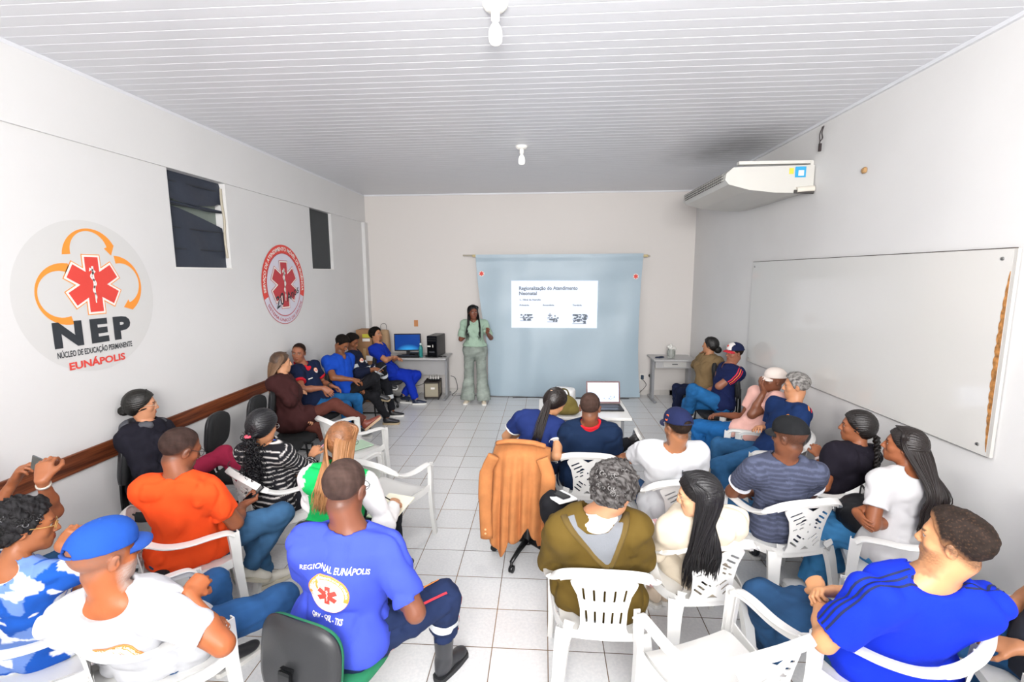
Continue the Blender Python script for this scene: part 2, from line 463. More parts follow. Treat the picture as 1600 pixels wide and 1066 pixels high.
# ceiling of PVC planks running across the room
mb = MB(); y = YF; P_ = .105
while y < YB+.15:
    pr = [(0, .0022), (.004, .0022), (.007, .004), (.100, .004), (.103, .0022)]
    for k in range(len(pr)):
        a = pr[k]; b_ = pr[k+1] if k+1 < len(pr) else (P_, .0022)
        z0, z1 = ZC+.004-a[1], ZC+.004-b_[1]
        mb.add([(XL-.1, y+a[0], z0), (XR+.1, y+a[0], z0), (XR+.1, y+b_[0], z1), (XL-.1, y+b_[0], z1)], [(0, 3, 2, 1)])
    y += P_
mb.box(((XL+XR)/2, (YB+YF)/2, ZC+.08), (XR-XL+.4, YB-YF+.4, .12))
struct(mb.build('ceiling', ceil_m))
def ceiling_soot():
    nt = ceil_m.node_tree; b = nt.nodes['Principled BSDF']; N = nt.nodes.new; K = nt.links.new
    tc = N('ShaderNodeTexCoord'); mp = N('ShaderNodeMapping'); mp.vector_type = 'TEXTURE'; mp.inputs['Location'].default_value = (2.05, 5.9, 3.6); mp.inputs['Scale'].default_value = (.75, 1.0, 1); K(tc.outputs['Object'], mp.inputs[0])
    nz = N('ShaderNodeTexNoise'); nz.inputs['Scale'].default_value = 2.2; nz.inputs['Detail'].default_value = 3; K(tc.outputs['Object'], nz.inputs['Vector'])
    g = N('ShaderNodeTexGradient'); g.gradient_type = 'SPHERICAL'; K(mp.outputs[0], g.inputs[0])
    m = N('ShaderNodeMath'); m.operation = 'MULTIPLY'; K(g.outputs['Fac'], m.inputs[0]); K(nz.outputs['Fac'], m.inputs[1])
    mx = N('ShaderNodeMix'); mx.data_type = 'RGBA'; K(m.outputs[0], mx.inputs[0]); mx.inputs[6].default_value = (*hexc('#dddee2'), 1); mx.inputs[7].default_value = (*hexc('#5a5a5c'), 1); K(mx.outputs[2], b.inputs['Base Color'])
ceiling_soot()
# crown strips
mb = MB()
mb.box((XL+.012, (YB+YF)/2, ZC-.012), (.024, YB-YF, .024)).box((XR-.012, (YB+YF)/2, ZC-.012), (.024, YB-YF, .024)).box(((XL+XR)/2, YB-.012, ZC-.012), (XR-XL, .024, .024))
struct(mb.build('trim_1', ceil_m))
# left wall with two window openings and the slightly proud band above
W1 = (4.07, 4.83, 2.27, 3.115); W2 = (6.60, 7.28, 2.28, 3.115)
mb = MB(); th = .16; xc = XL-th/2
def wb(y0, y1, z0, z1, x0=None, dx=None): mb.box((xc if x0 is None else x0, (y0+y1)/2, (z0+z1)/2), (th if dx is None else dx, y1-y0, z1-z0))
ys = [YF-.1, W1[0], W1[1], W2[0], W2[1], YB+.1]
for i in range(5):
    if i == 1: wb(ys[i], ys[i+1], 0, W1[2])
    elif i == 3: wb(ys[i], ys[i+1], 0, W2[2])
    else: wb(ys[i], ys[i+1], 0, 3.115)
wb(YF-.1, YB+.1, 3.115, ZC+.1, XL-.07, .18)
wb(8.50, YB, 0, 3.115, XL+.03, .06)
struct(mb.build('wall_left', wall_m))
struct(MB().box(((XL+XR)/2, YB+.08, ZC/2), (XR-XL+.4, .16, ZC+.2)).build('wall_back', mat('wall_paint_back', '#d7d2ce', .55, bump=.15, bscale=25, spec=.3)))
struct(MB().box((XR+.08, (YB+YF)/2, ZC/2), (.16, YB-YF+.4, ZC+.2)).build('wall_right', wall_m))
struct(MB().box(((XL+XR)/2, YF-.08, ZC/2), (XR-XL+.4, .16, ZC+.2)).build('wall_front', wall_m))
# tiled skirting along the back wall
mb = MB(); x = XL+.06
while x < XR-.02:
    mb.box((min(x+.16, XR-.17), YB-.006, .045), (.322, .012, .09)); x += .33
struct(mb.build('baseboard_back', mat('skirting', '#c9c5c0', .3)))
# windows
dark_m = mat('dark_film', '#2f3542', .55, bump=.4, bscale=18); dust_m = mat('dusty_glass', '#7d877f', .3)
for n, (y0, y1, z0, z1) in enumerate((W1, W2), 1):
    wn = empty('window_%d' % n, (XL, (y0+y1)/2, (z0+z1)/2)); wn['kind'] = 'structure'; o_ = (XL, (y0+y1)/2, (z0+z1)/2)
    MB().box((XL-.13, (y0+y1)/2, (z0+z1)/2), (.01, y1-y0, z1-z0)).build('pane', dust_m, wn, off=o_)
    if n == 1:
        def sheet(nm, fn, zs):
            vs = []; K_ = 14; M_ = 10
            for j in range(M_+1):
                for i in range(K_+1):
                    u = i/K_; lo_, hi_ = fn(u); t = j/M_; vs.append((XL-.055-.012*math.sin(u*9+t*3)*math.sin(t*3.1)-.01*t, y0+(y1-y0)*u, lo_+(hi_-lo_)*t))
            fs = [(j*(K_+1)+i, j*(K_+1)+i+1, (j+1)*(K_+1)+i+1, (j+1)*(K_+1)+i) for j in range(M_) for i in range(K_)]
            mesh(nm, np.array(vs)-V(*o_), fs, dark_m, wn, True)
        H_ = z1-z0
        sheet('torn_film', lambda u: (z0+.0, z0+H_*(.64-.20*max(0, u-.15)**1.2+.0)), 0)
        sheet('torn_film', lambda u: (z0+H_*(.665-.02*u+.01*math.sin(u*7)), z0+H_*(.70-.015*u)), 0)
        sheet('torn_film', lambda u: (z0+H_*(.73-.05*math.sin(u*3.1)*(u < .9)+.02*u), z1), 0)
        for zz in (.2, .42, .66, .9): MB().box((XL-.06, (y0+y1)/2, z0+H_*zz), (.012, y1-y0, .012)).build('louvre_bar', mat('louvre', '#23272f', .5), wn, off=o_)
        MB().tube(spline([(XL-.04, y1-.012, z1-.05), (XL-.035, y1-.02, z1-.2), (XL-.03, y1-.008, z1-.36), (XL-.035, y1-.015, z1-.55), (XL-.03, y1-.01, z0+.1)], 6), .012, 6).build('crumbled_putty', mat('putty', '#b9b1a0', .9, bump=1, bscale=60), wn, off=o_)
    else:
        MB().box((XL-.05, (y0+y1)/2, (z0+z1)/2), (.01, y1-y0-.01, z1-z0-.01)).build('dark_board', mat('board_dark', '#3b3e40', .7, bump=.3, bscale=30), wn, off=o_)
    MB().box((XL-.06, (y0+y1)/2, z0-.006), (.13, y1-y0+.02, .014)).build('sill', white_m, wn, off=o_)
# wooden rail on the left wall
def wood(name, c1, c2, sc=(2, 30, 30), rough=.4):
    m = mat(name, c1, rough); nt = m.node_tree; b = nt.nodes['Principled BSDF']; N = nt.nodes.new; K = nt.links.new
    tc = N('ShaderNodeTexCoord'); mp = N('ShaderNodeMapping'); mp.inputs['Scale'].default_value = sc; K(tc.outputs['Object'], mp.inputs[0])
    n = N('ShaderNodeTexNoise'); n.inputs['Scale'].default_value = 1.5; n.inputs['Detail'].default_value = 6; n.inputs['Distortion'].default_value = .8; K(mp.outputs[0], n.inputs['Vector'])
    r = N('ShaderNodeValToRGB'); r.color_ramp.elements[0].position = .35; r.color_ramp.elements[1].position = .68
    r.color_ramp.elements[0].color = (*hexc(c1), 1); r.color_ramp.elements[1].color = (*hexc(c2), 1); K(n.outputs['Fac'], r.inputs[0]); K(r.outputs[0], b.inputs['Base Color']); return m
o = MB().box((0, 0, 0), (.022, 7.6, .135), bev=.004).build('trim_2', wood('rail_wood', '#4a2314', '#8a4a2a', (30, 1.2, 30))); o.location = (XL+.012, 1.95, .915); struct(o)

# ---- whiteboard on the right wall
def whiteboard():
    y0, y1 = 2.86, 6.20; zc = 1.71; o_ = (XR, (y0+y1)/2, zc)
    r = empty('whiteboard', o_, label='long glossy white board with a chipped brown near edge on the right wall', cat='whiteboard')
    zt0, zt1, zb0, zb1 = 2.325, 2.325, 1.125, 1.085
    vs = [(XR-.026, y0, zb0), (XR-.026, y1, zb1), (XR-.026, y1, zt1), (XR-.026, y0, zt0), (XR-.002, y0, zb0), (XR-.002, y1, zb1), (XR-.002, y1, zt1), (XR-.002, y0, zt0)]
    mesh('panel', np.array(vs)-V(*o_), [(0, 1, 2, 3), (4, 7, 6, 5), (0, 4, 5, 1), (1, 5, 6, 2), (2, 6, 7, 3), (3, 7, 4, 0)], mat('board_gloss', '#d6d4d0', .09, spec=.5), r)
    dk = mat('board_gap_shade', '#4a413b', .8)  # shade in the gap along the board, built as thin dark strips
    MB().box((XR-.014, (y0+y1)/2, 2.328), (.02, y1-y0, .006)).build('gap_shade', dk, r, off=o_)
    MB().tube([(XR-.014, y0, zb0-.003), (XR-.014, y1, zb1-.003)], .004, 6).build('gap_shade', dk, r, off=o_)
    MB().box((XR-.016, y0-.012, 1.725), (.018, .022, 1.2)).build('near_frame', mat('board_frame', '#c3c0bb', .5), r, off=o_)
    pts = [(y0+.004, 2.18), (y0+.006, 2.18)]; n = 46; L_ = []; R_ = []
    for i in range(n+1):
        t = i/n; w_ = .004+.030*math.sin(t*math.pi)**.7*(1 if i % 3 else .75); z = 2.2-1.05*t; L_.append((w_, z))
    vs = []; fs = []
    for w_, z in L_: vs += [(XR-.0275, y0, z), (XR-.0275, y0+w_, z)]
    for i in range(n): fs.append((2*i, 2*i+1, 2*i+3, 2*i+2))
    mesh('chipped_edge', np.array(vs)-V(*o_), fs, mat('chipboard', '#a8743e', .9, var=.5, vscale=40), r)
    for yy, zz in ((y0+.06, 2.27), (y1-.06, 2.27), (y0+.06, 1.18), (y1-.06, 1.14)):
        MB().lathe([(.001, 0), (.011, 0), (.009, .006), (.001, .008)], (XR-.026-o_[0], yy-o_[1], zz-o_[2]), 12, roty(-90)).build('screw', mat('steel', '#9a9a98', .3, metal=.9), r)
whiteboard()
def flat_on(name, v2, f, m, parent, o, U, W, N, off, base):
    return mesh(name, place2d(v2, o, U, W, N, off)-V(*base), f if isinstance(f, list) else [tuple(q) for q in f.tolist()], m, parent)

# ---- painted emblems on the left wall
ink = mat('emblem_ink', '#2f3338', .6); red = mat('emblem_red', '#e0483e', .6); org = mat('emblem_orange', '#f5983a', .6); pale = mat('emblem_pale', '#dcdad8', .6); crm = mat('emblem_white', '#f1ede6', .6); lav = mat('emblem_lavender', '#d9d6e2', .6); dred = mat('emblem_dark_red', '#c03a42', .6)
def emblem_big():
    o = V(XL, 3.245, 2.05); r = empty('wall_emblem', o, label='large round emblem on the left wall reading NEP with orange arrows around a red star', cat='emblem')
    U, W, N = V(0, 1, 0), V(0, 0, 1), V(1, 0, 0); b = o
    def put(n, v, f, m, c=(0, 0), off=.002): v = np.asarray(v)+V(*c); return flat_on(n, v, f, m, r, o, U, W, N, off, b)
    v, f = fill2d(circle(.535, 72)); put('disc', v, f, mat('emblem_disc', '#d3d2d0', .6))
    c = (.02, .085)
    for g, m, k in ((.020, org, .004), (.014, crm, .005), (0, red, .0065)):
        v, f = fill2d(star_outline(.195, .052, g)); put('star', v, f, m, c, k)
    v, f = snake2d(.13); put('rod_and_snake', v, f, crm, c, .008)
    def arrow(cc, rad, a0, a1, w0=.050, w1=.014):
        n = 26; vs = []; fs = []; sg = 1 if a1 > a0 else -1
        for i in range(n+1):
            t = i/n; a = math.radians(a0+(a1-a0)*t); w_ = w0-(w0-w1)*math.sin(t*math.pi); 
            vs += [(cc[0]+(rad+w_/1)*math.cos(a), cc[1]+(rad+w_)*math.sin(a)), (cc[0]+(rad-w_*.2)*math.cos(a), cc[1]+(rad-w_*.2)*math.sin(a))]
        for i in range(n): fs.append((2*i, 2*i+1, 2*i+3, 2*i+2))
        a = math.radians(a1); d = (-math.sin(a)*sg, math.cos(a)*sg); q = (math.cos(a), math.sin(a)); p = (cc[0]+rad*q[0], cc[1]+rad*q[1]); k = len(vs)
        vs += [(p[0]+q[0]*.055, p[1]+q[1]*.055), (p[0]-q[0]*.035, p[1]-q[1]*.035), (p[0]+d[0]*.065, p[1]+d[1]*.065)]; fs.append((k, k+1, k+2))
        put('arrow', vs, fs, org, (0, 0), .004)
    arrow((c[0]+.0, c[1]+.225), .155, 185, 18); arrow((c[0]-.235, c[1]-.06), .165, 285, 75); arrow((c[0]+.225, c[1]+.0), .165, 100, -68)
    v, f = text2d('N E P'.replace(' ', '\u2009'), .27, .015, fit=.60); v = (v-v.min(0))/(np.ptp(v, axis=0))*V(.60, .175); put('lettering', v, f, ink, (-.315, -.335), .005)
    v, f = text2d('NÚCLEO DE EDUCAÇÃO PERMANENTE', .05, .001); v = (v-v.min(0))/(np.ptp(v, axis=0))*V(.585, .062); put('lettering', v, f, ink, (-.305, -.412), .005)
    v, f = text2d('EUNÁPOLIS', .06, .002); v = (v-v.min(0))/(np.ptp(v, axis=0))*V(.44, .066); put('lettering', v, f, red, (-.235, -.495), .005)
emblem_big()
def round_emblem(putf, R, top, bot, core, star_c, rim, tcol, extra=None):
    """generic round service badge: rim with lettering, star, rod"""
    v, f = ringfill(R*.80, R, -22, 202, 60); putf('rim', v, f, rim, .002)
    v, f = fill2d(circle(R*.80, 56), step=R*.25); putf('disc', v, f, core, .0015)
def emblem_small():
    o = V(XL, 5.82, 2.075); r = empty('wall_emblem', o, label='smaller red rimmed round emblem with a star and 20 Anos script on the left wall', cat='emblem')
    U, W, N = V(0, 1, 0), V(0, 0, 1), V(1, 0, 0)
    def put(n, v, f, m, off=.002, c=(0, 0)): v = np.asarray(v)+V(*c); return flat_on(n, v, f, m, r, o, U, W, N, off, o)
    R = .49
    v, f = ringfill(R*.985, R, 0, 360, 72); put('rim', v, f, dred, .004)
    v, f = fill2d(circle(R*.985, 72)); put('disc', v, f, lav, .002)
    v, f = ringfill(R*.80, R, -20, 200, 72); put('rim', v, f, red, .005)
    v, f = ringfill(R*.78, R*.80, 0, 360, 72); put('rim', v, f, dred, .006)
    v, f = text2d('SERVIÇO DE ATENDIMENTO MÓVEL DE URGÊNCIA', .065, .0015); v[:, 0] *= R*.85*3.55/np.ptp(v[:, 0]); put('lettering', bend(v, R*.85), f, crm, .0075)
    v, f = text2d('SISTEMA ÚNICO DE SAÚDE', .055, .0); v[:, 0] *= R*.93*2.1/np.ptp(v[:, 0]); put('lettering', bend(v, R*.94, False, -90), f, dred, .0075)
    for g, m, k in ((.022, dred, .006), (.016, crm, .007), (0, dred, .0085)): v, f = fill2d(star_outline(R*.56, R*.15, g)); put('star', v, f, m, k)
    v, f = snake2d(.2); put('rod_and_snake', v, f, crm, .010)
    v, f = text2d('20', .20, .001, shear=.3); put('lettering', v@np.array([[math.cos(.35), math.sin(.35)], [-math.sin(.35), math.cos(.35)]]), f, ink, .0125, (-.13, -.26))
    v, f = text2d('Anos', .15, .001, shear=.3); put('lettering', v@np.array([[math.cos(.35), math.sin(.35)], [-math.sin(.35), math.cos(.35)]]), f, ink, .0125, (.18, -.16))
emblem_small()

# ---- ceiling bulbs
def bulb(x, y, lbl, es):
    r = empty('ceiling_light', (x, y, ZC), label=lbl, cat='light'); wm = mat('lamp_plastic', '#f0eee8', .35)
    MB().lathe([(.02, -.035), (.045, -.032), (.062, -.018), (.068, -.006), (.068, .004)], n=28).build('ceiling_rose', wm, r, True)
    MB().lathe([(.02, -.085), (.023, -.08), (.024, -.034), (.026, -.03)], n=20).build('socket', wm, r, True)
    MB().lathe([(.002, -.20), (.022, -.198), (.034, -.185), (.037, -.16), (.036, -.135), (.028, -.112), (.017, -.095), (.014, -.083)], n=24).build('bulb', mat('bulb_glass', '#f6f5f0', .25, emis='#ffffff', es=es), r, True)
    l = bpy.data.lights.new('bulb_fill', 'SPOT'); l.energy = 60; l.spot_size = math.radians(160); l.spot_blend = .7; l.shadow_soft_size = .06; l.color = (1, .98, .95); lo = bpy.data.objects.new('bulb_fill', l); C.objects.link(lo); lo.parent = r; lo.location = (0, 0, -.27)  # fill spot added below the bulb to brighten the middle of the room
bulb(-.262, 2.72, 'white bulb on a round rose, the nearer of the two ceiling bulbs', .5)
bulb(-.255, 5.56, 'white bulb on a round rose near the back of the ceiling', .2)
# ---- air conditioner
def aircon():
    y0, y1 = 4.99, 6.42; o = V(2.2, 5.7, 3.1); r = empty('air_conditioner', o, label='white air conditioner mounted high on the right wall', cat='air conditioner'); wm = mat('ac_plastic', '#c9c7c1', .35)
    sec = [(2.60, 2.985), (2.60, 3.225), (1.84, 3.215), (1.775, 3.16), (1.765, 3.10), (1.80, 3.055), (2.0, 3.0), (2.25, 2.97), (2.45, 2.965)]
    n = len(sec); vs = [(x, y, z) for y in (y0, y1) for x, z in sec]; fs = [tuple(range(n)), tuple(range(n, 2*n))[::-1]]+[(i, n+i, n+(i+1) % n, (i+1) % n) for i in range(n)]
    mesh('housing', np.array(vs)-o, fs, wm, r)
    MB().box((1.768, (y0+y1)/2, 3.13), (.012, y1-y0-.1, .075), roty(-8)).build('air_outlet', mat('vent_grey', '#8e8d88', .5), r, off=o)
    for zz in (3.105, 3.13, 3.155):
        MB().box((1.762, (y0+y1)/2, zz), (.014, y1-y0-.1, .008)).build('louvre', wm, r, off=o)
    for i in range(22): MB().box((1.760, y0+.12+i*.056, 3.13), (.010, .008, .075)).build('fin', mat('vent_dark', '#3f3e3c', .5), r, off=o)
    MB().box((2.25, y0+.06, 3.262), (.70, .05, .03)).box((2.59, y0+.06, 3.13), (.03, .06, .28)).build('bracket', mat('bracket_white', '#d2d0ca', .4), r, off=o)
    MB().tube([(2.44, y0-.01, 2.99), (2.60, y0-.01, 3.0)], .03, 12).build('pipe', mat('pipe_wrap', '#d8d2c6', .6), r, off=o)
    MB().tube([(2.42, y0-.012, 2.975), (2.60, y0-.012, 2.97)], .018, 10).build('pipe', mat('pipe_dark', '#4a4744', .6), r, off=o)
    MB().box((2.47, y0-.003, 3.16), (.10, .004, .10)).build('label', mat('sticker_blue', '#2f9ed0', .4), r, off=o)
    MB().box((2.475, y0-.006, 3.15), (.05, .003, .05)).build('label', mat('sticker_white', '#eeeeee', .4), r, off=o)
    MB().box((2.385, y0-.003, 3.17), (.04, .004, .055)).build('label', mat('sticker_yellow', '#e0cf4a', .4), r, off=o)
aircon()
o = MB().tube(spline([(0, 0, .14), (-.012, .0, .08), (-.004, .0, .03), (-.02, .01, .0), (-.015, .01, -.05)], 5), .005, 6).tube(spline([(0, .02, .14), (-.015, .03, .07), (-.018, .01, .0)], 5), .004, 6).box((-.015, .01, -.05), (.02, .02, .07)).build('hanging_wires', mat('wire_dark', '#33292a', .6))
o.location = (XR-.015, 4.88, 3.41); tag(o, 'short dark wires dangling from the top of the right wall', 'wire')
o = MB().pad(.05, .06, [(.1, -.01), (.9, -.008), (1, 0), (.6, .012), (.1, .014)], R=roty(-90)).build('wall_plug_patch', mat('putty_tan', '#b08a5c', .8)); o.location = (XR-.012, 4.24, 3.02); tag(o, 'small tan patch on the upper right wall', 'patch')

# ---- projection sheet with the slide
def proj_sheet():
    o = V(.25, 8.47, 2.5); r = empty('projection_sheet', o, label='pale blue plastic sheet hung from a rod as projection screen on the back wall', cat='screen')
    MB().tube([(-1.43, 8.50, 2.52), (1.82, 8.50, 2.49)], .013, 10).build('rod', mat('rod_pale', '#cfc7b8', .5), r, True, off=o)
    for x in (-1.22, 1.74): MB().box((x, 8.50, 2.51 if x < 0 else 2.49), (.09, .04, .045), bev=.008).build('rod_end', mat('rod_end', '#c9b88a', .6), r, off=o)
    nu, nv = 90, 70; vs = []
    for j in range(nv+1):
        t = j/nv; z = 2.53-(2.53-.02)*t
        xl = -1.20+.20*min(1, t*1.5)**1.5*1.0; xr = 1.72-.06*math.sin(t*2.2)*1.0+.05*t**3-.02
        for i in range(nu+1):
            u = i/nu; x = xl+(xr-xl)*u
            y = 8.47-.10*t**2+.012*math.sin(u*31+2*t)*(.3+.7*t)*(.5+.5*math.sin(u*7))+.008*math.sin(u*13+t*9)+.006*math.sin(t*26+u*3)*math.exp(-((t-.2)/.3)**2)
            if t < .03: y -= .012
            vs.append((x, y, z+.02*math.sin(u*3.1)*t*-.5))
    fs = np.array([(j*(nu+1)+i, (j+1)*(nu+1)+i, (j+1)*(nu+1)+i+1, j*(nu+1)+i+1) for j in range(nv) for i in range(nu)])
    vs = np.array(vs); mesh('sheet', vs-o, fs, mat('sheet_plastic', '#a3b6c2', .42, bump=.25, bscale=7, spec=.5), r, True)
    grid = vs.reshape(nv+1, nu+1, 3)
    def yat(x, z):
        t = np.clip((2.53-z)/2.51, 0, 1); j = int(t*nv); row = grid[j]; return np.interp(x, row[:, 0], row[:, 1])
    def wrapput(nm, v, f, m, c, off, pr=None):
        v = np.asarray(v)+V(*c); p = np.array([(a, yat(a, b)-off, b) for a, b in v]); mesh(nm, p-o, f if isinstance(f, list) else [tuple(q) for q in f.tolist()], m, pr or r, True)
    sl = mat('slide_light', '#8d949e', .6, emis='#e4ecfb', es=.85); gr = mat('slide_grey', '#5c6672', .5, emis='#5c6672', es=.15); gl = mat('slide_pale_grey', '#858e99', .5, emis='#858e99', es=.2)  # the projector's light is put into these softly glowing slide colours
    v, f = fill2d([(-.575, 1.245), (.93, 1.24), (.935, 2.07), (-.575, 2.075)], step=.03); wrapput('slide', v, f, sl, (0, 0), .012); sld = C.objects[-1] if False else None
    def tx(s_, size, x, z, m=gr, fit=None, bold=.0025):
        v, f = text2d(s_, size, bold, 'LEFT', fit=fit); wrapput('slide_lettering', v, f, m, (x, z), .026)
    tx('Regionalização do Atendimento', .085, -.44, 1.915, fit=1.02); tx('Neonatal', .085, -.44, 1.825, fit=.31)
    tx('1.  Nível de Atenção', .038, -.43, 1.73, gl, .37)
    tx('Primária', .035, -.43, 1.635, gl, .17); tx('Secundária', .035, -.02, 1.635, gl, .20); tx('Terciária', .035, .50, 1.635, gl, .16)
    rr = random.Random(3)
    def icon(x, z, w_, h_, n):
        vs_, fs_ = [], []
        for i in range(n):
            a = rr.uniform(0, w_); b = rr.uniform(0, h_); c_ = rr.uniform(.015, .05); d = rr.uniform(.008, .03)
            if b+d > h_: b = h_-d
            k = len(vs_); vs_ += [(x+a, z+b), (x+a+c_, z+b), (x+a+c_, z+b+d), (x+a, z+b+d)]; fs_.append((k, k+1, k+2, k+3))
        for b in (0, h_*.45): k = len(vs_); vs_ += [(x, z+b), (x+w_, z+b), (x+w_, z+b+.008), (x, z+b+.008)]; fs_.append((k, k+1, k+2, k+3))
        wrapput('slide_pictogram', vs_, fs_, gr, (0, 0), .028)
    icon(-.42, 1.37, .20, .12, 26); icon(.06, 1.35, .18, .12, 20); icon(.50, 1.32, .24, .17, 60)
    wrapput('slide_pictogram', [(.07, 1.46), (.14, 1.46), (.14, 1.475), (.07, 1.475), (.098, 1.43), (.112, 1.43), (.112, 1.505), (.098, 1.505)], [(0, 1, 2, 3), (4, 5, 6, 7)], gr, (0, 0), .030)
    for x, z, m1 in ((-1.10, 2.20, red), (1.58, 2.14, org)):
        v, f = fill2d(circle(.048, 24)); wrapput('badge', v, f, crm, (x, z), .010); v, f = fill2d(star_outline(.04, .011)); wrapput('badge', v, f, red, (x, z), .015)
proj_sheet()

# ---- chairs
plastic = mat('white_resin', '#dfdedb', .33, spec=.5)
def monobloc(kind, **k):
    t = empty('plastic_chair', (0, 0, 0), **k)
    rim = spline([(0, -.285, .80), (.10, -.28, .797), (.19, -.255, .775), (.245, -.20, .725), (.268, -.11, .675), (.276, .0, .655), (.28, .12, .66), (.278, .20, .655), (.276, .235, .63)], 6)
    def band(w_, th_): return [(-w_, -th_), (w_, -th_), (w_*1.12, 0), (w_, th_), (w_*.3, th_*1.4), (-w_*.3, th_*1.4), (-w_, th_), (-w_*1.12, 0)]
    split = 14
    # backrest: pierced panel plus the rolled top rim
    def out_half(v):   # half width of the panel at height v in 0..1
        return np.interp(v, [0, .12, .4, .62, .8, 1], [.128, .112, .114, .130, .165, .10])
    ol = []
    for q in np.linspace(0, 1, 22): ol.append((float(out_half(q)), q*.36))
    ol[-1] = (.13, .36); ol[-2] = (.172, .346); ol[-3] = (.176, .325)
    outline = ol+[(-x, y) for x, y in ol[::-1]]
    holes = []
    def slot(cx, cy, L_, w_, a):
        d = (math.cos(a), math.sin(a)); s_ = (-d[1], d[0]); h = []
        for sgn, st in ((1, -1), (1, 1), (-1, 1), (-1, -1)): pass
        for (u, v) in ((-L_, -w_*.6), (-L_*.9, -w_), (L_*.9, -w_), (L_, -w_*.6), (L_, w_*.6), (L_*.9, w_), (-L_*.9, w_), (-L_, w_*.6)): h.append((cx+d[0]*u+s_[0]*v, cy+d[1]*u+s_[1]*v))
        holes.append(h)
    if kind == 'slots':
        for i in range(5):
            x = (i-2)*.056; slot(x*.88, .235, .036, .0055, math.pi/2-x*1.2); slot(x*.74, .105, .036, .0055, math.pi/2-x*.6)
    else:
        for sx in (-1, 1):
            for i in range(3): slot(sx*(.098-.020*i), .275-.026*i, .036, .0062, math.radians(90+sx*58))
            for i in range(3): slot(sx*(.048-.0*i), .238-.030*i, .014, .0055, math.radians(90+sx*58))
            for i in range(3): slot(sx*(.080-.014*i), .060+.028*i, .028-.003*i, .0062, math.radians(90-sx*52))
            slot(sx*.086, .165, .014, .0045, math.radians(90+sx*58)); slot(sx*.02, .10, .009, .0045, math.radians(90-sx*52))
        holes.append([(-.045, .328), (.045, .328), (0, .300)]); holes.append([(-.03, .022), (.03, .022), (0, .046)])
        slot(0, .150, .008, .005, math.pi/2); slot(0, .205, .008, .005, math.pi/2)
    v, f = fill2d(outline, holes, .026)
    def bend_back(v, d):
        x, z = v[:, 0], v[:, 1]; y = -.225-.065*(z/.36)**1.3+.075*(x/.22)**2*(.4+.6*z/.36)
        return np.stack([x, y-d, .435+z], 1)
    n = len(v); fl = [tuple(int(i) for i in q) for q in f]; from collections import Counter
    ec = Counter()
    for q in fl:
        for a, b in zip(q, q[1:]+q[:1]): ec[(a, b)] += 1
    side = [(a, b) for (a, b) in ec if (b, a) not in ec]
    vv = np.concatenate([bend_back(v, .003), bend_back(v, -.003)])
    F_ = fl+[tuple(i+n for i in q[::-1]) for q in fl]+[(b, a, a+n, b+n) for a, b in side]
    mb = MB().add(vv, F_)
    full = [(-p[0], p[1], p[2]) for p in rim[:split+8][::-1]]+[tuple(p) for p in rim[1:split+8]]
    ups = [nrm(V(.25*p[0], -.75*(p[2] > .70)-.1, 1.0)) for p in full]
    mb.sweep(full, band(.021, .0045), ups)
    # lip under the rim joining the panel
    mb.sweep([(p[0]*.97, p[1]+.004, p[2]-.014) for p in full[6:-6]], [(-.004, -.018), (.004, -.018), (.004, .014), (-.004, .014)], [V(0, 0, 1)]*(len(full)-12))
    smooth_by_angle(mb.build('backrest', plastic, t), 35)
    for s_ in (-1, 1):
        arm = [(s_*p[0], p[1], p[2]) for p in rim[split+6:]]
        if s_ < 0: arm = arm[::-1]
        mb = MB(); mb.sweep(arm, lambda q: band(.024, .0055), [nrm(V(.12*s_, 0, 1.0))]*len(arm))
        mb.sweep([(p[0]-0*s_, p[1], p[2]-.014) for p in arm], [(-.016*1-.004, -.012), (-.016, -.012), (-.016, .012), (-.020, .012)], [V(0, 0, 1)]*len(arm))
        smooth_by_angle(mb.build('armrest', plastic, t), 35)
        # front leg: tall tapering channel running from the arm to the floor
        def leg(path, w0, w1, inward, nm='leg'):
            mb = MB(); m_ = len(path)
            def sec(q):
                w_ = w0+(w1-w0)*q; return [(-w_/2, -.003), (w_/2, -.003), (w_/2, .028), (w_/2-.005, .028), (w_/2-.005, .003), (-w_/2+.005, .003), (-w_/2+.005, .028), (-w_/2, .028)]
            mb.sweep(path, sec, [V(*inward)]*m_); return smooth_by_angle(mb.build(nm, plastic, t), 30)
        leg(spline([(s_*.282, .232, .645), (s_*.280, .238, .55), (s_*.272, .243, .42), (s_*.270, .262, .2), (s_*.276, .285, 0)], 4), .062, .040, (-s_*1, -.25, 0))
        leg(spline([(s_*.190, -.215, .445), (s_*.205, -.235, .36), (s_*.222, -.265, .18), (s_*.245, -.305, 0)], 4), .085, .046, (-s_*.35, 1, 0))
        # side strut from the leg back under the arm to the backrest
        mb = MB(); pth = spline([(s_*.268, .225, .455), (s_*.262, .12, .43), (s_*.235, -.08, .425), (s_*.185, -.215, .45), (s_*.165, -.225, .50)], 5)
        mb.sweep(pth, [(-.004, -.028), (.004, -.028), (.004, .026), (-.004, .026)], [V(0, 0, 1)]*len(pth)); smooth_by_angle(mb.build('side_rail', plastic, t), 35)
    nu, nv = 18, 18; g = []
    for lay in (0, 1):
        for j in range(nv+1):
            for i in range(nu+1):
                u = i/nu*2-1; w_ = j/nv*2-1; x = u*(.222+.018*w_)*(1-.10*max(0, abs(w_)-.75)*4*abs(u)**4*.5); y = .01+w_*.225
                z = .432+.012*u*u+.010*w_*w_*(w_ < 0)-.022*max(0, w_-.75)**2*16*.5
                g.append((x, y, z-.006*lay))
    W_ = nu+1; L1 = W_*(nv+1); fs = []
    for j in range(nv):
        for i in range(nu): a = j*W_+i; fs.append((a, a+1, a+W_+1, a+W_)); fs.append((L1+a, L1+a+W_, L1+a+W_+1, L1+a+1))
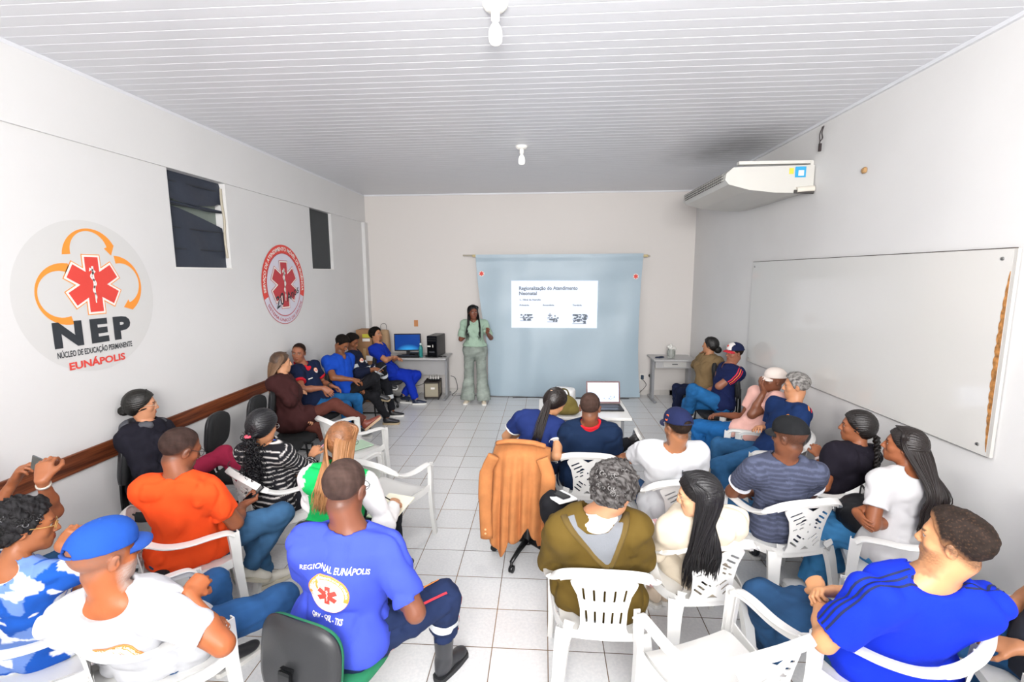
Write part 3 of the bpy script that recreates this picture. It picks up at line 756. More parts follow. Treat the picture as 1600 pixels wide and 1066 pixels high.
    bd = [i for i in range(nu+1)]+[j*W_+nu for j in range(1, nv+1)]+[nv*W_+i for i in range(nu-1, -1, -1)]+[j*W_ for j in range(nv-1, 0, -1)]
    k = len(g); g += [(x*1.0, y, z-.045) for x, y, z in (g[i] for i in bd)]
    for i in range(len(bd)): j = (i+1) % len(bd); fs.append((bd[i], k+i, k+j, bd[j]))
    smooth_by_angle(mesh('seat', g, fs, plastic, t), 45)
    return t

def office_chair(base='star', padcol='#1b1c1e', shell='#26272a', seat=.44, backz=.80, arms=False, bw=.40, bh=.38, **k):
    t = empty('office_chair', (0, 0, 0), **k); pm = mat('pad_'+padcol[1:], padcol, .85, bump=.4, bscale=300); sm_ = mat('shell_'+shell[1:], shell, .42, bump=.1, bscale=200); fm = mat('frame_black', '#17181a', .35, metal=.2)
    R = rotx(90+8)
    pr = [(.05, .0), (.9, .0), (.985, .006), (1, .02), (.985, .034), (.9, .045), (.5, .052), (.02, .053)]
    MB().pad(bw, bh, pr, (0, -.235, backz), rotx(90-8)@roty(180), e=3.4, curv=.03, taper=.0).build('backrest', pm, t, True)
    MB().pad(bw*1.015, bh*1.015, [(.03, -.022), (.8, -.02), (.97, -.008), (1, .004), (1, .012), (.9, .014)], (0, -.235, backz), rotx(90-8)@roty(180), e=3.4, curv=.03).build('back_shell', sm_, t, True)
    MB().pad(.45, .43, [(.05, -.03), (.92, -.03), (1, -.012), (1, .01), (.95, .028), (.6, .036), (.03, .036)], (0, .0, seat-.036), e=3.4).build('seat', pm, t, True)
    MB().sweep(spline([(0, -.05, seat-.08), (0, -.22, seat-.085), (0, -.275, seat-.03), (0, -.285, seat+.12), (0, -.262, backz)], 5), [(-.03, -.006), (.03, -.006), (.03, .006), (-.03, .006)], [V(0, .5, 1)]*21).build('back_bracket', fm, t)
    if arms:
        for s_ in (-1, 1):
            MB().tube(spline([(s_*.2, -.02, seat-.07), (s_*.27, -.02, seat-.06), (s_*.285, -.02, seat+.1), (s_*.285, -.0, seat+.2)], 4), .014, 8).box((s_*.285, .02, seat+.21), (.055, .26, .03), bev=.012).build('armrest', fm, t)
    if base == 'star':
        MB().lathe([(.045, .10), (.05, .115), (.03, .15), (.028, .28), (.022, .285), (.022, seat-.07), (.09, seat-.065), (.09, seat-.055)], n=20).build('gas_lift', fm, t, True)
        for i in range(5):
            a = math.radians(90+72*i+20); d = V(math.cos(a), math.sin(a), 0)
            l_ = MB().tube([d*.03+V(0, 0, .125), d*.15+V(0, 0, .115), d*.275+V(0, 0, .085)], [.026, .021, .016], 8, flat=.8).build('base_leg', fm, t, True)
            MB().lathe([(.02, -.018), (.028, -.014), (.028, .014), (.02, .018)], d*.27+V(0, 0, .029), 16, frame(np.cross(d, V(0, 0, 1)), V(0, 0, 1))).tube([d*.275+V(0, 0, .04), d*.275+V(0, 0, .085)], .010, 6).build('caster', fm, l_, True)
    else:
        for s_ in (-1, 1):
            MB().tube(spline([(s_*.12, -.18, seat-.05), (s_*.2, .17, seat-.06), (s_*.21, .20, seat-.10), (s_*.215, .22, .03), (s_*.215, .20, .012), (s_*.215, -.24, .012)], 5), .011, 8).build('leg_frame', fm, t, True)
            MB().tube(spline([(s_*.075, -.05, seat-.05), (s_*.075, -.24, seat-.05), (s_*.07, -.27, seat), (s_*.07, -.26, backz-.05)], 5), .010, 8).build('back_bar', fm, t, True)
    return t
# first one of every kind, copies follow
def put_chair(proto, x, y, rz, label, group=None, used={}):
    o = proto if proto.name not in used else copy_tree(proto)
    used[proto.name] = 1
    o.location = (x, y, 0); o.rotation_euler = (0, 0, math.radians(rz)); o['label'] = label
    if group: o['group'] = group
    elif 'group' in o: del o['group']
    return o

# joint positions of every seated or standing figure, metres
POSE = {"man1":[[-2.934,2.084,0.52],[-2.922,2.037,1.018],[-2.987,2.033,1.175],[-3.101,2.009,0.959],[-2.751,1.992,0.949],[-3.058,2.265,0.854],[-2.593,2.223,0.958],[-2.951,2.351,1.063],[-2.517,2.127,1.176],[-3.033,2.097,0.508],[-2.857,2.026,0.497],[-2.892,2.503,0.499],[-2.623,2.387,0.499],[-2.881,2.534,0.09],[-2.609,2.408,0.09]],
 "leaf":[[-2.328,1.869,0.515],[-2.274,1.738,0.969],[-2.269,1.826,1.104],[-2.445,1.788,0.943],[-2.114,1.788,0.904],[-2.436,1.964,0.744],[-1.857,1.827,0.958],[-2.233,2.038,0.645],[-2.079,1.794,1.036],[-2.421,1.853,0.506],[-2.263,1.939,0.513],[-2.151,2.158,0.476],[-2.137,2.327,0.496],[-2.109,2.206,0.092],[-2.107,2.289,0.109]],
 "cap":[[-1.769,1.906,0.528],[-1.704,1.625,0.936],[-1.727,1.642,1.104],[-1.872,1.581,0.86],[-1.533,1.668,0.865],[-1.764,1.788,0.706],[-1.309,1.691,0.696],[-1.532,1.857,0.643],[-1.467,1.721,0.888],[-1.86,1.877,0.503],[-1.674,1.917,0.501],[-1.798,2.302,0.516],[-1.364,2.217,0.506],[-1.766,2.299,0.107],[-1.358,2.178,0.097]],
 "orange":[[-2.213,2.673,0.529],[-2.145,2.553,1.009],[-2.19,2.63,1.154],[-2.32,2.5,0.959],[-1.976,2.558,0.923],[-2.304,2.712,0.777],[-1.906,2.668,0.675],[-2.109,2.827,0.669],[-2.009,2.896,0.669],[-2.27,2.595,0.501],[-2.126,2.719,0.512],[-2.021,2.946,0.489],[-1.777,2.961,0.58],[-1.962,3.026,0.091],[-1.988,2.884,0.237]],
 "hood":[[-3.011,3.357,0.578],[-3.07,3.41,1.048],[-3.103,3.394,1.206],[-3.096,3.569,0.967],[-3.104,3.239,1.004],[-3.083,3.591,0.702],[-2.976,3.215,0.772],[-2.862,3.535,0.635],[-2.825,3.356,0.655],[-3.1,3.377,0.551],[-2.921,3.39,0.572],[-2.766,3.6,0.475],[-2.642,3.641,0.734],[-2.709,3.638,0.092],[-2.435,3.625,0.404]],
 "strip":[[-2.026,3.327,0.512],[-2.032,3.251,0.971],[-2.012,3.196,1.118],[-2.196,3.229,0.908],[-1.871,3.213,0.91],[-2.189,3.399,0.711],[-1.8,3.374,0.718],[-1.996,3.504,0.635],[-1.871,3.593,0.748],[-2.115,3.349,0.5],[-1.959,3.266,0.488],[-1.921,3.697,0.473],[-1.684,3.556,0.473],[-1.911,3.713,0.092],[-1.68,3.561,0.092]],
 "green":[[-1.34,2.831,0.524],[-1.26,2.777,0.999],[-1.268,2.831,1.155],[-1.431,2.719,0.961],[-1.098,2.767,0.91],[-1.505,2.853,0.737],[-0.968,2.694,0.683],[-1.359,3.024,0.646],[-0.981,2.936,0.688],[-1.435,2.812,0.522],[-1.254,2.803,0.49],[-1.359,3.221,0.487],[-1.076,3.18,0.488],[-1.352,3.258,0.091],[-1.07,3.192,0.091]],
 "reg":[[-0.954,2.037,0.53],[-0.878,1.994,1.048],[-0.915,2.04,1.216],[-1.064,1.935,1.006],[-0.702,1.979,0.956],[-1.137,2.077,0.76],[-0.566,1.915,0.703],[-0.966,2.251,0.663],[-0.717,2.126,0.667],[-1.059,2.043,0.529],[-0.872,1.981,0.497],[-0.952,2.481,0.516],[-0.52,2.262,0.52],[-0.939,2.532,0.089],[-0.54,2.338,0.097]],
 "brown":[[-2.812,4.978,0.603],[-2.901,5.069,1.063],[-2.928,5.083,1.224],[-2.936,5.217,0.965],[-2.919,4.892,1.035],[-2.834,5.092,0.754],[-2.733,4.869,0.845],[-2.641,4.999,0.651],[-2.758,5.104,0.876],[-2.892,5.017,0.567],[-2.717,4.991,0.606],[-2.499,5.08,0.476],[-2.355,5.119,0.747],[-2.433,5.092,0.092],[-2.033,5.165,0.531]],
 "navyc":[[-2.931,5.812,0.577],[-3.098,5.842,1.048],[-3.105,5.808,1.215],[-3.007,6.003,1.005],[-3.073,5.659,1.005],[-2.981,6.133,0.759],[-2.938,5.505,0.813],[-2.783,5.981,0.748],[-2.713,5.615,0.81],[-2.856,5.878,0.583],[-2.949,5.715,0.56],[-2.499,6.117,0.546],[-2.547,5.859,0.511],[-2.497,6.102,0.136],[-2.541,5.804,0.104]],
 "blue2":[[-2.811,6.397,0.576],[-2.847,6.432,1.075],[-2.824,6.465,1.241],[-2.789,6.6,1.005],[-2.97,6.301,1.014],[-2.792,6.564,0.728],[-2.832,6.155,0.819],[-2.601,6.426,0.645],[-2.599,6.238,0.776],[-2.85,6.486,0.552],[-2.726,6.344,0.571],[-2.435,6.555,0.461],[-2.348,6.385,0.773],[-2.302,6.7,0.101],[-2.411,6.652,0.468]],
 "uni":[[-2.798,7.01,0.533],[-2.895,7.031,1.024],[-2.921,7.044,1.192],[-2.935,7.2,0.946],[-2.914,6.851,0.966],[-2.776,7.213,0.716],[-2.769,6.808,0.73],[-2.562,7.101,0.781],[-2.559,6.931,0.784],[-2.858,7.084,0.503],[-2.779,6.912,0.526],[-2.431,7.138,0.485],[-2.47,7.028,0.802],[-2.346,7.082,0.088],[-2.495,7.275,0.475]],
 "scrub":[[-2.647,7.775,0.541],[-2.765,7.778,1.027],[-2.808,7.786,1.193],[-2.787,7.954,0.958],[-2.794,7.604,0.959],[-2.609,7.921,0.744],[-2.568,7.533,0.809],[-2.448,7.74,0.804],[-2.527,7.779,0.82],[-2.733,7.741,0.505],[-2.549,7.757,0.549],[-2.316,7.837,0.465],[-2.188,7.976,0.469],[-2.164,7.793,0.087],[-2.405,7.89,0.13]],
 "pres":[[-1.179,8.001,0.922],[-1.175,7.999,1.411],[-1.183,7.931,1.563],[-1.01,8.06,1.352],[-1.35,8.022,1.354],[-0.908,8.12,1.104],[-1.417,8.047,1.089],[-0.949,7.908,1.221],[-1.225,8.011,1.238],[-1.083,8.014,0.905],[-1.268,8.038,0.907],[-1.057,7.975,0.486],[-1.28,7.995,0.488],[-1.02,7.924,0.089],[-1.298,7.945,0.089]],
 "ctr":[[-0.118,3.81,0.55],[-0.007,3.948,0.992],[0.097,3.98,1.114],[-0.187,3.934,0.979],[0.132,3.858,0.922],[-0.325,4.045,0.78],[0.106,3.642,0.769],[-0.172,4.224,0.751],[0.015,3.839,0.672],[-0.2,3.857,0.541],[-0.03,3.8,0.516],[-0.194,4.26,0.476],[0.113,4.181,0.477],[-0.195,4.198,0.091],[0.094,4.13,0.091]],
 "red":[[0.359,3.872,0.519],[0.374,3.751,1.004],[0.364,3.674,1.155],[0.198,3.722,0.94],[0.548,3.727,0.93],[0.137,3.851,0.699],[0.595,3.842,0.679],[0.279,4.05,0.645],[0.459,4.048,0.642],[0.263,3.85,0.5],[0.453,3.848,0.494],[0.221,4.278,0.504],[0.465,4.277,0.464],[0.285,4.266,0.1],[0.81,4.271,0.685]],
 "wcap":[[0.923,3.415,0.523],[0.9,3.245,0.992],[0.912,3.207,1.158],[0.732,3.322,0.948],[1.081,3.287,0.952],[0.664,3.551,0.802],[1.138,3.406,0.705],[0.587,3.765,0.699],[0.98,3.59,0.645],[0.831,3.391,0.493],[1.02,3.4,0.505],[0.705,3.802,0.5],[1.005,3.829,0.5],[0.708,3.791,0.09],[1.005,3.833,0.09]],
 "oliv":[[0.303,2.419,0.524],[0.263,2.279,1.002],[0.346,2.238,1.145],[0.095,2.254,0.917],[0.444,2.259,0.948],[0.055,2.388,0.675],[0.509,2.391,0.71],[0.194,2.593,0.642],[0.374,2.591,0.646],[0.206,2.429,0.502],[0.386,2.37,0.5],[0.074,2.658,0.841],[0.421,2.798,0.499],[0.309,2.858,0.571],[0.423,2.831,0.09]],
 "cream":[[0.882,2.663,0.515],[0.838,2.445,0.934],[0.794,2.372,1.072],[0.681,2.43,0.845],[1.011,2.441,0.886],[0.657,2.593,0.637],[1.029,2.651,0.724],[0.822,2.717,0.754],[0.869,2.807,0.644],[0.801,2.713,0.515],[0.93,2.595,0.468],[0.785,3.119,0.477],[0.826,2.99,0.478],[0.739,2.994,0.11],[0.815,3.033,0.091]],
 "bcap":[[1.608,3.166,0.521],[1.538,3.061,1.005],[1.552,3.015,1.168],[1.368,3.076,0.921],[1.707,2.993,0.953],[1.307,3.232,0.697],[1.783,3.16,0.741],[1.505,3.367,0.626],[1.642,3.347,0.653],[1.518,3.143,0.487],[1.706,3.144,0.514],[1.352,3.54,0.5],[1.649,3.57,0.499],[1.351,3.541,0.09],[1.645,3.602,0.09]],
 "braid":[[2.12,3.497,0.514],[2.231,3.388,0.958],[2.221,3.428,1.112],[2.054,3.391,0.942],[2.365,3.484,0.887],[1.999,3.379,0.685],[2.297,3.625,0.676],[2.041,3.54,0.85],[2.071,3.669,0.63],[2.075,3.418,0.49],[2.195,3.551,0.493],[1.755,3.665,0.477],[1.949,3.871,0.477],[1.754,3.665,0.091],[1.952,3.867,0.091]],
 "white":[[2.154,2.917,0.516],[2.208,2.907,0.989],[2.203,2.962,1.142],[2.034,2.887,0.949],[2.348,2.994,0.916],[1.947,2.795,0.716],[2.128,2.932,0.779],[2.149,2.913,0.677],[1.9,2.872,0.756],[2.072,2.871,0.51],[2.246,2.918,0.492],[1.965,3.264,0.485],[1.893,3.123,0.476],[2.057,3.304,0.109],[1.84,3.153,0.092]],
 "royal":[[1.528,2.036,0.526],[1.497,1.823,1.01],[1.575,1.814,1.172],[1.312,1.826,0.929],[1.681,1.788,0.937],[1.173,1.884,0.673],[1.584,2.029,0.793],[1.284,2.121,0.719],[1.334,2.107,0.75],[1.425,2.05,0.507],[1.615,1.986,0.491],[1.152,2.415,0.503],[1.327,2.339,0.51],[1.27,2.528,0.1],[1.256,2.425,0.09]],
 "gray":[[2.092,4.345,0.544],[2.284,4.405,1.003],[2.298,4.422,1.172],[2.259,4.22,0.971],[2.19,4.563,0.955],[2.138,4.088,0.756],[2.178,4.6,0.678],[2.024,4.3,0.686],[2.028,4.425,0.776],[2.021,4.278,0.567],[2.1,4.441,0.512],[1.614,4.326,0.436],[1.734,4.667,0.51],[1.719,4.137,0.088],[1.727,4.65,0.1]],
 "pink":[[2.122,4.915,0.525],[2.356,4.993,0.96],[2.336,4.918,1.111],[2.324,4.807,0.941],[2.258,5.15,0.915],[2.092,4.815,0.784],[2.154,5.145,0.655],[2.193,4.815,1.014],[1.909,5.109,0.692],[2.032,4.952,0.549],[2.171,4.835,0.495],[1.704,5.229,0.523],[1.844,5.113,0.491],[1.699,5.19,0.114],[1.772,5.167,0.091]],
 "rc":[[2.269,6.12,0.538],[2.347,6.145,1.032],[2.41,6.146,1.19],[2.4,5.973,0.971],[2.354,6.32,0.961],[2.185,6.003,0.793],[2.277,6.334,0.691],[2.374,6.147,0.716],[2.064,6.213,0.644],[2.259,6.021,0.529],[2.324,6.199,0.51],[1.884,6.033,0.738],[1.902,6.278,0.496],[1.904,6.241,0.386],[1.842,6.292,0.09]],
 "brn":[[2.315,6.912,0.535],[2.362,6.95,1.007],[2.384,6.965,1.166],[2.45,6.803,0.952],[2.338,7.115,0.938],[2.378,7.03,0.834],[2.312,7.347,0.81],[2.403,6.948,1.055],[2.362,7.204,0.993],[2.336,6.82,0.526],[2.343,7.0,0.511],[2.022,7.072,0.456],[2.008,7.232,0.481],[2.052,7.234,0.104],[2.008,7.232,0.091]],
 "edge":[[2.183,1.972,0.52],[2.306,1.974,1.005],[2.191,1.968,1.13],[2.282,1.793,0.949],[2.379,2.129,0.924],[2.153,1.757,0.703],[2.263,2.2,0.679],[1.991,1.937,0.645],[2.032,2.112,0.642],[2.194,1.874,0.502],[2.217,2.063,0.495],[2.24,2.302,0.496],[1.822,2.232,0.5],[2.147,2.235,0.102],[1.824,2.232,0.09]]}
# ------------------------------------------------------------------ people
JN = ['pe', 'ne', 'he', 'sl', 'sr', 'el', 'er', 'wl', 'wr', 'hl', 'hr', 'kl', 'kr', 'al', 'ar']
skin_m = attr_mat('skin', 0.42, 0.35, bump=.12, bscale=260)
short_m = attr_mat('hair_short', 0.8, 0.12, bump=.35, bscale=500)
hair_m = attr_mat('hair', 0.38, 0.5, bump=.5, bscale=240)
cloth_m = attr_mat('cloth', 0.85, 0.2, bump=.35, bscale=420)
shiny_m = attr_mat('leather', 0.4, 0.5, bump=.1, bscale=150)
def strand_mat():
    m = attr_mat('hair_strands', 0.45, 0.4); nt = m.node_tree; b = nt.nodes['Principled BSDF']
    return m
strand_m = strand_mat()

def frame(z, x):
    z = nrm(z); x = nrm(x-z*(x@z)); return np.stack([x, np.cross(z, x), z], 1)
HL_Y = [-.115, -.07, -.03, 0, .016, .024, .036, .050, .062, .078, .1]
HL_Z = [-.075, -.072, -.038, -.010, -.018, -.012, .024, .050, .074, .085, .095]

def hand_parts(W, D, N, side, curl, s=1.0, spread=0.0, thumb=0):
    """W wrist, D finger direction, N palm direction, side +1 right hand -1 left: prims"""
    D = nrm(D); N = nrm(N-D*(N@D)); T = np.cross(N, D)*side      # towards the thumb
    P = []; k = .011*s
    kn = []
    for i, o in enumerate((.027, .009, -.009, -.026)):
        b = W+D*(.086-.004*abs(i-1.3))*s+T*o*s-N*(.004 if i in (1, 2) else 0)*s
        P.append(cone(W+T*o*.62*s+D*.008*s, b, .0145*s, .0115*s, .016*s)); kn.append(b)
    P.append(ell(W+D*.045*s+N*.004*s, (.036*s, .042*s, .015*s), np.stack([T, D, N], 1), .014*s))
    for i, (b, L) in enumerate(zip(kn, (.070, .079, .073, .057))):
        a = spread*(1.5-i)*-1
        c0 = curl*(1+.12*i); p = b; ang = c0*.75
        for j, fr in enumerate((.46, .30, .24)):
            d = D*math.cos(ang)+N*math.sin(ang)-T*a*math.cos(ang)
            q = p+nrm(d)*L*fr*s; P.append(cone(p, q, (.0092-.0011*j)*s, (.0083-.0011*j)*s, .004*s)); p = q; ang += c0*(1.0 if j == 0 else .7)
    t0 = W+T*.020*s+D*.022*s; t1 = t0+(T*.026+D*.030+N*.012)*s; t2 = t1+nrm(T*.35+D*.9+N*(.25+.5*curl+thumb))*.032*s; t3 = t2+nrm(D*.9-T*(.15+.3*curl)+N*(.3+.4*curl+thumb))*.026*s
    P += [cone(t0, t1, .0155*s, .0125*s, .014*s), cone(t1, t2, .0115*s, .0102*s, .005*s), cone(t2, t3, .0102*s, .0088*s, .004*s)]
    return P, T

def fold_disp(seed, amp, f=26, stretch=None):
    def d(P):
        Q = P if stretch is None else P*np.array(stretch)
        a = noise3(Q, f*.8, seed); b = noise3(Q, f*1.9, seed+5)
        return amp*(1.5*((1-np.minimum(1, np.abs(a)*1.6))**2-.3)+.45*b)
    return d

def person(key, cfg):
    J = dict(zip(JN, [V(*p) for p in POSE[key]]))
    for k_, v_ in cfg.get('adj', {}).items(): J[k_] = J[k_]+V(*v_)
    f = cfg.get('sex') == 'f'; bk = cfg.get('bulk', 1.0)*(.9 if f else 1.0); s = cfg.get('s', 1.0)
    yaw = cfg['yaw']; fwd = rotz(yaw)@V(0, 1, 0); rgt = rotz(yaw)@V(1, 0, 0)
    near = cfg.get('near', 1)
    hb, hc, hh, hn = {1: (.012, .010, .0045, .0037), 0: (.013, .012, .0055, .0045), -1: (.016, .014, .0068, .0058)}[near]
    base = V(J['pe'][0], J['pe'][1], 0)
    root = empty('person', base, 0, label=cfg['label'], cat='person')
    skin = np.array(hexc(cfg['skin'])); rnd = np.random.default_rng(sum(map(ord, key)))
    Tt = frame(J['ne']-J['pe'], (J['sr']-J['sl'])+.5*(J['hr']-J['hl'])); tx, ty, tz = Tt.T
    Pf = frame(tz*.6+V(0, 0, .4), J['hr']-J['hl'])
    hy, hp, ht = cfg['head']; Rh = rotz(hy)@rotx(-hp)@roty(ht); hx_, hy_, hz_ = Rh.T
    HE = J['he']; NE = J['ne']; PE = J['pe']
    L = np.linalg.norm(NE-PE)
    hs = 1.0*s if not f else .96*s
    if 'hs' in cfg: hs = cfg['hs']
    aw = .86 if f else 1.0; aw *= cfg.get('limb', 1.0)
    nr = (.046 if f else .057)*cfg.get('neckw', 1.0)*s
    HP = lambda x, y, z: HE+(hx_*x+hy_*y+hz_*z)*hs
    nbase = NE-tz*.02+ty*.008; ntop = HP(0, -.018, -.055)
    # ---- torso prims at inflation g
    def torso(g, k=.05, low=True):
        P = []
        gl = g if g <= 0 else max(g, cfg['trousers'].get('g', .010)+.016)
        if low: P += [ell(PE+tz*.01, (.158*bk+gl, .118*bk+gl, .115+gl), Pf, k), cone(J['hl']+tz*.02, J['hr']+tz*.02, .098*bk+gl, .098*bk+gl, k)]
        bl = cfg.get('belly', 0.0)
        P += [ell(PE+tz*L*.36+ty*(.01+bl*.5), ((.138*bk+g), .104*bk+bl*.6+g, .16+g), Tt, k+.02),
              ell(PE+tz*L*.66-ty*.004, (.155*bk+g, .112*bk+g, .175+g), Tt, k+.02),
              cone(PE+tz*L*.84+tx*.09*bk-ty*.01, J['sr']-tz*.02-tx*.02, .075+g, .062*aw+g, k), cone(PE+tz*L*.84-tx*.09*bk-ty*.01, J['sl']-tz*.02+tx*.02, .075+g, .062*aw+g, k),
              cone(NE-tz*.035, J['sr']-tx*.035+tz*.012, .052+g, .046+g, k), cone(NE-tz*.035, J['sl']+tx*.035+tz*.012, .052+g, .046+g, k)]
        if f:
            for q in (-1, 1): P.append(ell(PE+tz*L*.66+tx*q*.075+ty*(.085*bk), (.062+g, .055+g, .062+g), Tt, .05))
        return P
    uar = (.054*aw*(.5+.5*bk), .045*aw)
    def arms(g0, g1, frac, fore):
        P = []
        for a, b, c in (('sl', 'el', 'wl'), ('sr', 'er', 'wr')):
            d = nrm(J[b]-J[a])
            if frac < 1: e = J[a]+(J[b]-J[a])*frac; P.append(cone(J[a], J[b], uar[0]+g0, uar[1]+g1, .045, (e, d)))
            else: P.append(cone(J[a], J[b], uar[0]+g0, uar[1]+g0, .045))
            if fore > 0:
                d2 = nrm(J[c]-J[b]); e = J[b]+(J[c]-J[b])*fore
                P.append(cone(J[b], J[c], .044*aw+g1, .030*aw+g1, .03, (e, d2)))
        return P
    # ---- body
    B = torso(-.004)
    for a, b, c in (('sl', 'el', 'wl'), ('sr', 'er', 'wr')):
        B += [cone(J[a], J[b], uar[0], uar[1], .04), cone(J[b], J[b]+(J[c]-J[b])*.4, .041*aw, .040*aw, .02), cone(J[b]+(J[c]-J[b])*.4, J[c], .040*aw, .025*aw, .02)]
    for a, b, c in (('hl', 'kl', 'al'), ('hr', 'kr', 'ar')):
        B += [cone(J[a], J[b], .078*aw, .052*aw, .05), cone(J[b], J[b]+(J[c]-J[b])*.35, .05*aw, .051*aw, .02), cone(J[b]+(J[c]-J[b])*.35, J[c], .051*aw, .034*aw, .02)]
    B.append(cone(nbase, ntop, nr*1.08, nr*.97, .035))
    parts = [solid(B, hb)]
    # head
    Hd = [cone(nbase+(ntop-nbase)*.3, ntop, nr*1.03, nr*.97, .03),
          ell(HP(0, -.012, .038), (.0745*hs, .095*hs, .082*hs), Rh, .02), ell(HP(0, .025, -.02), (.062*hs, .066*hs, .082*hs), Rh, .03),
          ell(HP(0, .038, -.072), (.048*hs, .048*hs, .036*hs), Rh, .03), ell(HP(0, .072, -.096), (.022*hs, .018*hs, .017*hs), Rh, .025),
          cone(HP(-.03, .076, .022), HP(.03, .076, .022), .015*hs, .015*hs, .02),
          ell(HP(-.04, .058, -.024), (.021*hs, .02*hs, .02*hs), Rh, .02), ell(HP(.04, .058, -.024), (.021*hs, .02*hs, .02*hs), Rh, .02),
          ell(HP(0, .083, -.058), (.026*hs, .014*hs, .022*hs), Rh, .015)]
    def eyes(F, X, Y, Z):
        for q in (-1, 1): F = smax(F, -pdist(ell(HP(q*.031, .096, .006), (.017*hs, .015*hs, .011*hs), Rh), X, Y, Z), .008)
        for q in (-1, 1): F = smin(F, pdist(ell(HP(q*.031, .0745, .005), (.0128*hs,)*3, Rh), X, Y, Z), .003)
        F = smin(F, pdist(cone(HP(0, .090, .012), HP(0, .108, -.026), .0075*hs, .0115*hs), X, Y, Z), .008)
        for q in (-1, 1): F = smin(F, pdist(ell(HP(q*.013, .099, -.031), (.008*hs, .009*hs, .007*hs), Rh), X, Y, Z), .006)
        for zz, r_ in ((-.0545, .0058), (-.0645, .0068)): F = smin(F, pdist(cone(HP(-.019, .088, zz-.001), HP(0, .0945, zz), .003*hs, r_*hs), X, Y, Z), .004); F = smin(F, pdist(cone(HP(.019, .088, zz-.001), HP(0, .0945, zz), .003*hs, r_*hs), X, Y, Z), .004)
        for q in (-1, 1):
            ER = Rh@roty(q*12)@rotx(-12)
            F = smin(F, pdist(ell(HP(q*.078, -.008, -.006), (.008*hs, .018*hs, .031*hs), ER@rotz(q*-25)), X, Y, Z), .006)
            F = smax(F, -pdist(ell(HP(q*.088, .001, -.004), (.006*hs, .009*hs, .016*hs), ER@rotz(q*-25)), X, Y, Z), .004)
        return F
    parts.append(solid(Hd, hh, [eyes]))
    # hands
    hinfo = {}
    for sd, a, b in ((-1, 'el', 'wl'), (1, 'er', 'wr')):
        hcfg = cfg.get('hl' if sd < 0 else 'hr', {})
        fd = nrm(J[b]-J[a]); D = nrm(rotz(yaw)@V(*hcfg['d'])) if 'd' in hcfg else nrm(fd+V(0, 0, -.15)+fwd*.1)
        N = rotz(yaw)@V(*hcfg['n']) if 'n' in hcfg else V(0, 0, -1)-rgt*sd*.35
        hsz = (.9 if f else 1.03)*cfg.get('handsz', 1)
        P, T = hand_parts(J[b], D, N, sd, hcfg.get('curl', .45), hsz, hcfg.get('spread', .06))
        P.append(cone(J[b]-fd*.05, J[b], .030*aw, .024*aw, .02))
        parts.append(solid(P, hn)); hinfo[sd] = (J[b], D, nrm(N-D*(N@D)), T)
    bv, bf = join(parts)
    # skin colouring (true skin, lips, brows, eyes, stubble)
    col = np.tile(skin, (len(bv), 1)); Lc = (bv-HE)@Rh/hs
    x, y, z = Lc.T; hd = (np.abs(x) < .1) & (y > -.12) & (y < .14) & (z > -.13) & (z < .14)
    fr = hd & (y > .05)
    col *= (1+.05*noise3(bv, 60, 3))[:, None]
    lip = fr & (np.abs(x) < .023) & (z > -.0705) & (z < -.0505) & (y > .083)
    col[lip] = skin*np.array([.85, .55, .52]) if not cfg.get('lip') else np.array(hexc(cfg['lip']))
    hc_ = np.array(hexc(cfg.get('haircol', '#1c1715')))
    br = fr & (np.abs(x) > .011) & (np.abs(x) < .048) & (np.abs(z-(.024+.004*np.sin((np.abs(x)-.011)*80))) < .0042)
    col[br] = hc_*.8+skin*.15
    ax_ = np.abs(x)-.031
    ey = fr & ((ax_/.0135)**2+((z-.004)/.0052)**2 < 1) & (y > .07)
    if cfg.get('eyes', 'open') == 'open':
        col[ey] = (.50, .46, .43); ir = ey & (ax_**2+(z-.005)**2 < .0058**2); col[ir] = (.03, .018, .012)
        ln = fr & ~ey & ((ax_/.0165)**2+((z-.0065)/.008)**2 < 1) & (z > .006) & (y > .07); col[ln] = skin*.3
    else: col[ey] = skin*.85
    bd = cfg.get('beard')
    if bd:
        bc, am = np.array(hexc(bd[0])), bd[1]
        mask = hd & (z < -.028) & (z > -.125) & ~lip & (y > .0) & (y > -.02-z*.3) & ~(fr & (np.abs(x) < .03) & (z > -.04))
        zz = np.clip((-.02-z)/.03, 0, 1)
        mm = np.clip((y-.0)/.03, 0, 1)*zz*mask
        mo = (fr & (np.abs(x) < .03) & (z > -.05) & (z < -.036) & (y > .08)); mm[mo] = 1
        if bd[2:] == ('goatee',): mm = mm*((np.abs(x) < .032) & (y > .06))
        sp = .75+.25*noise3(bv, 700, 9)
        mm = (mm*am*sp)[:, None]; col = col*(1-mm)+bc*mm
    bz = cfg.get('fade')
    if bz:
        line = np.interp(y, HL_Y, HL_Z); t = np.clip((z-line+.012)/.03, 0, 1)*hd
        t = (t*bz*(.8+.2*noise3(bv, 800, 2)))[:, None]; col = col*(1-t)+hc_*t
    body = mesh('body', bv, bf, skin_m, root, True, base, col)
    # ---- hair
    hair(key, cfg, root, base, HE, Rh, hs, Tt, PE, NE, L, hh, hc_, skin, rnd, J)
    # ---- shirt
    sh = cfg['shirt']; g = sh.get('g', .012); sl = sh.get('sleeve', .55); fore = sh.get('fore', 0)
    P = torso(g, .06)+arms(g+.004, g+.012 if sl < 1 else g+.003, sl, fore)
    if sh.get('skirt'):
        P += [cone(J['hl'], J['hl']+(J['kl']-J['hl'])*sh['skirt'], .1+g, .085+g, .05), cone(J['hr'], J['hr']+(J['kr']-J['hr'])*sh['skirt'], .1+g, .085+g, .05)]
    nb_ = sh.get('neck', .014)
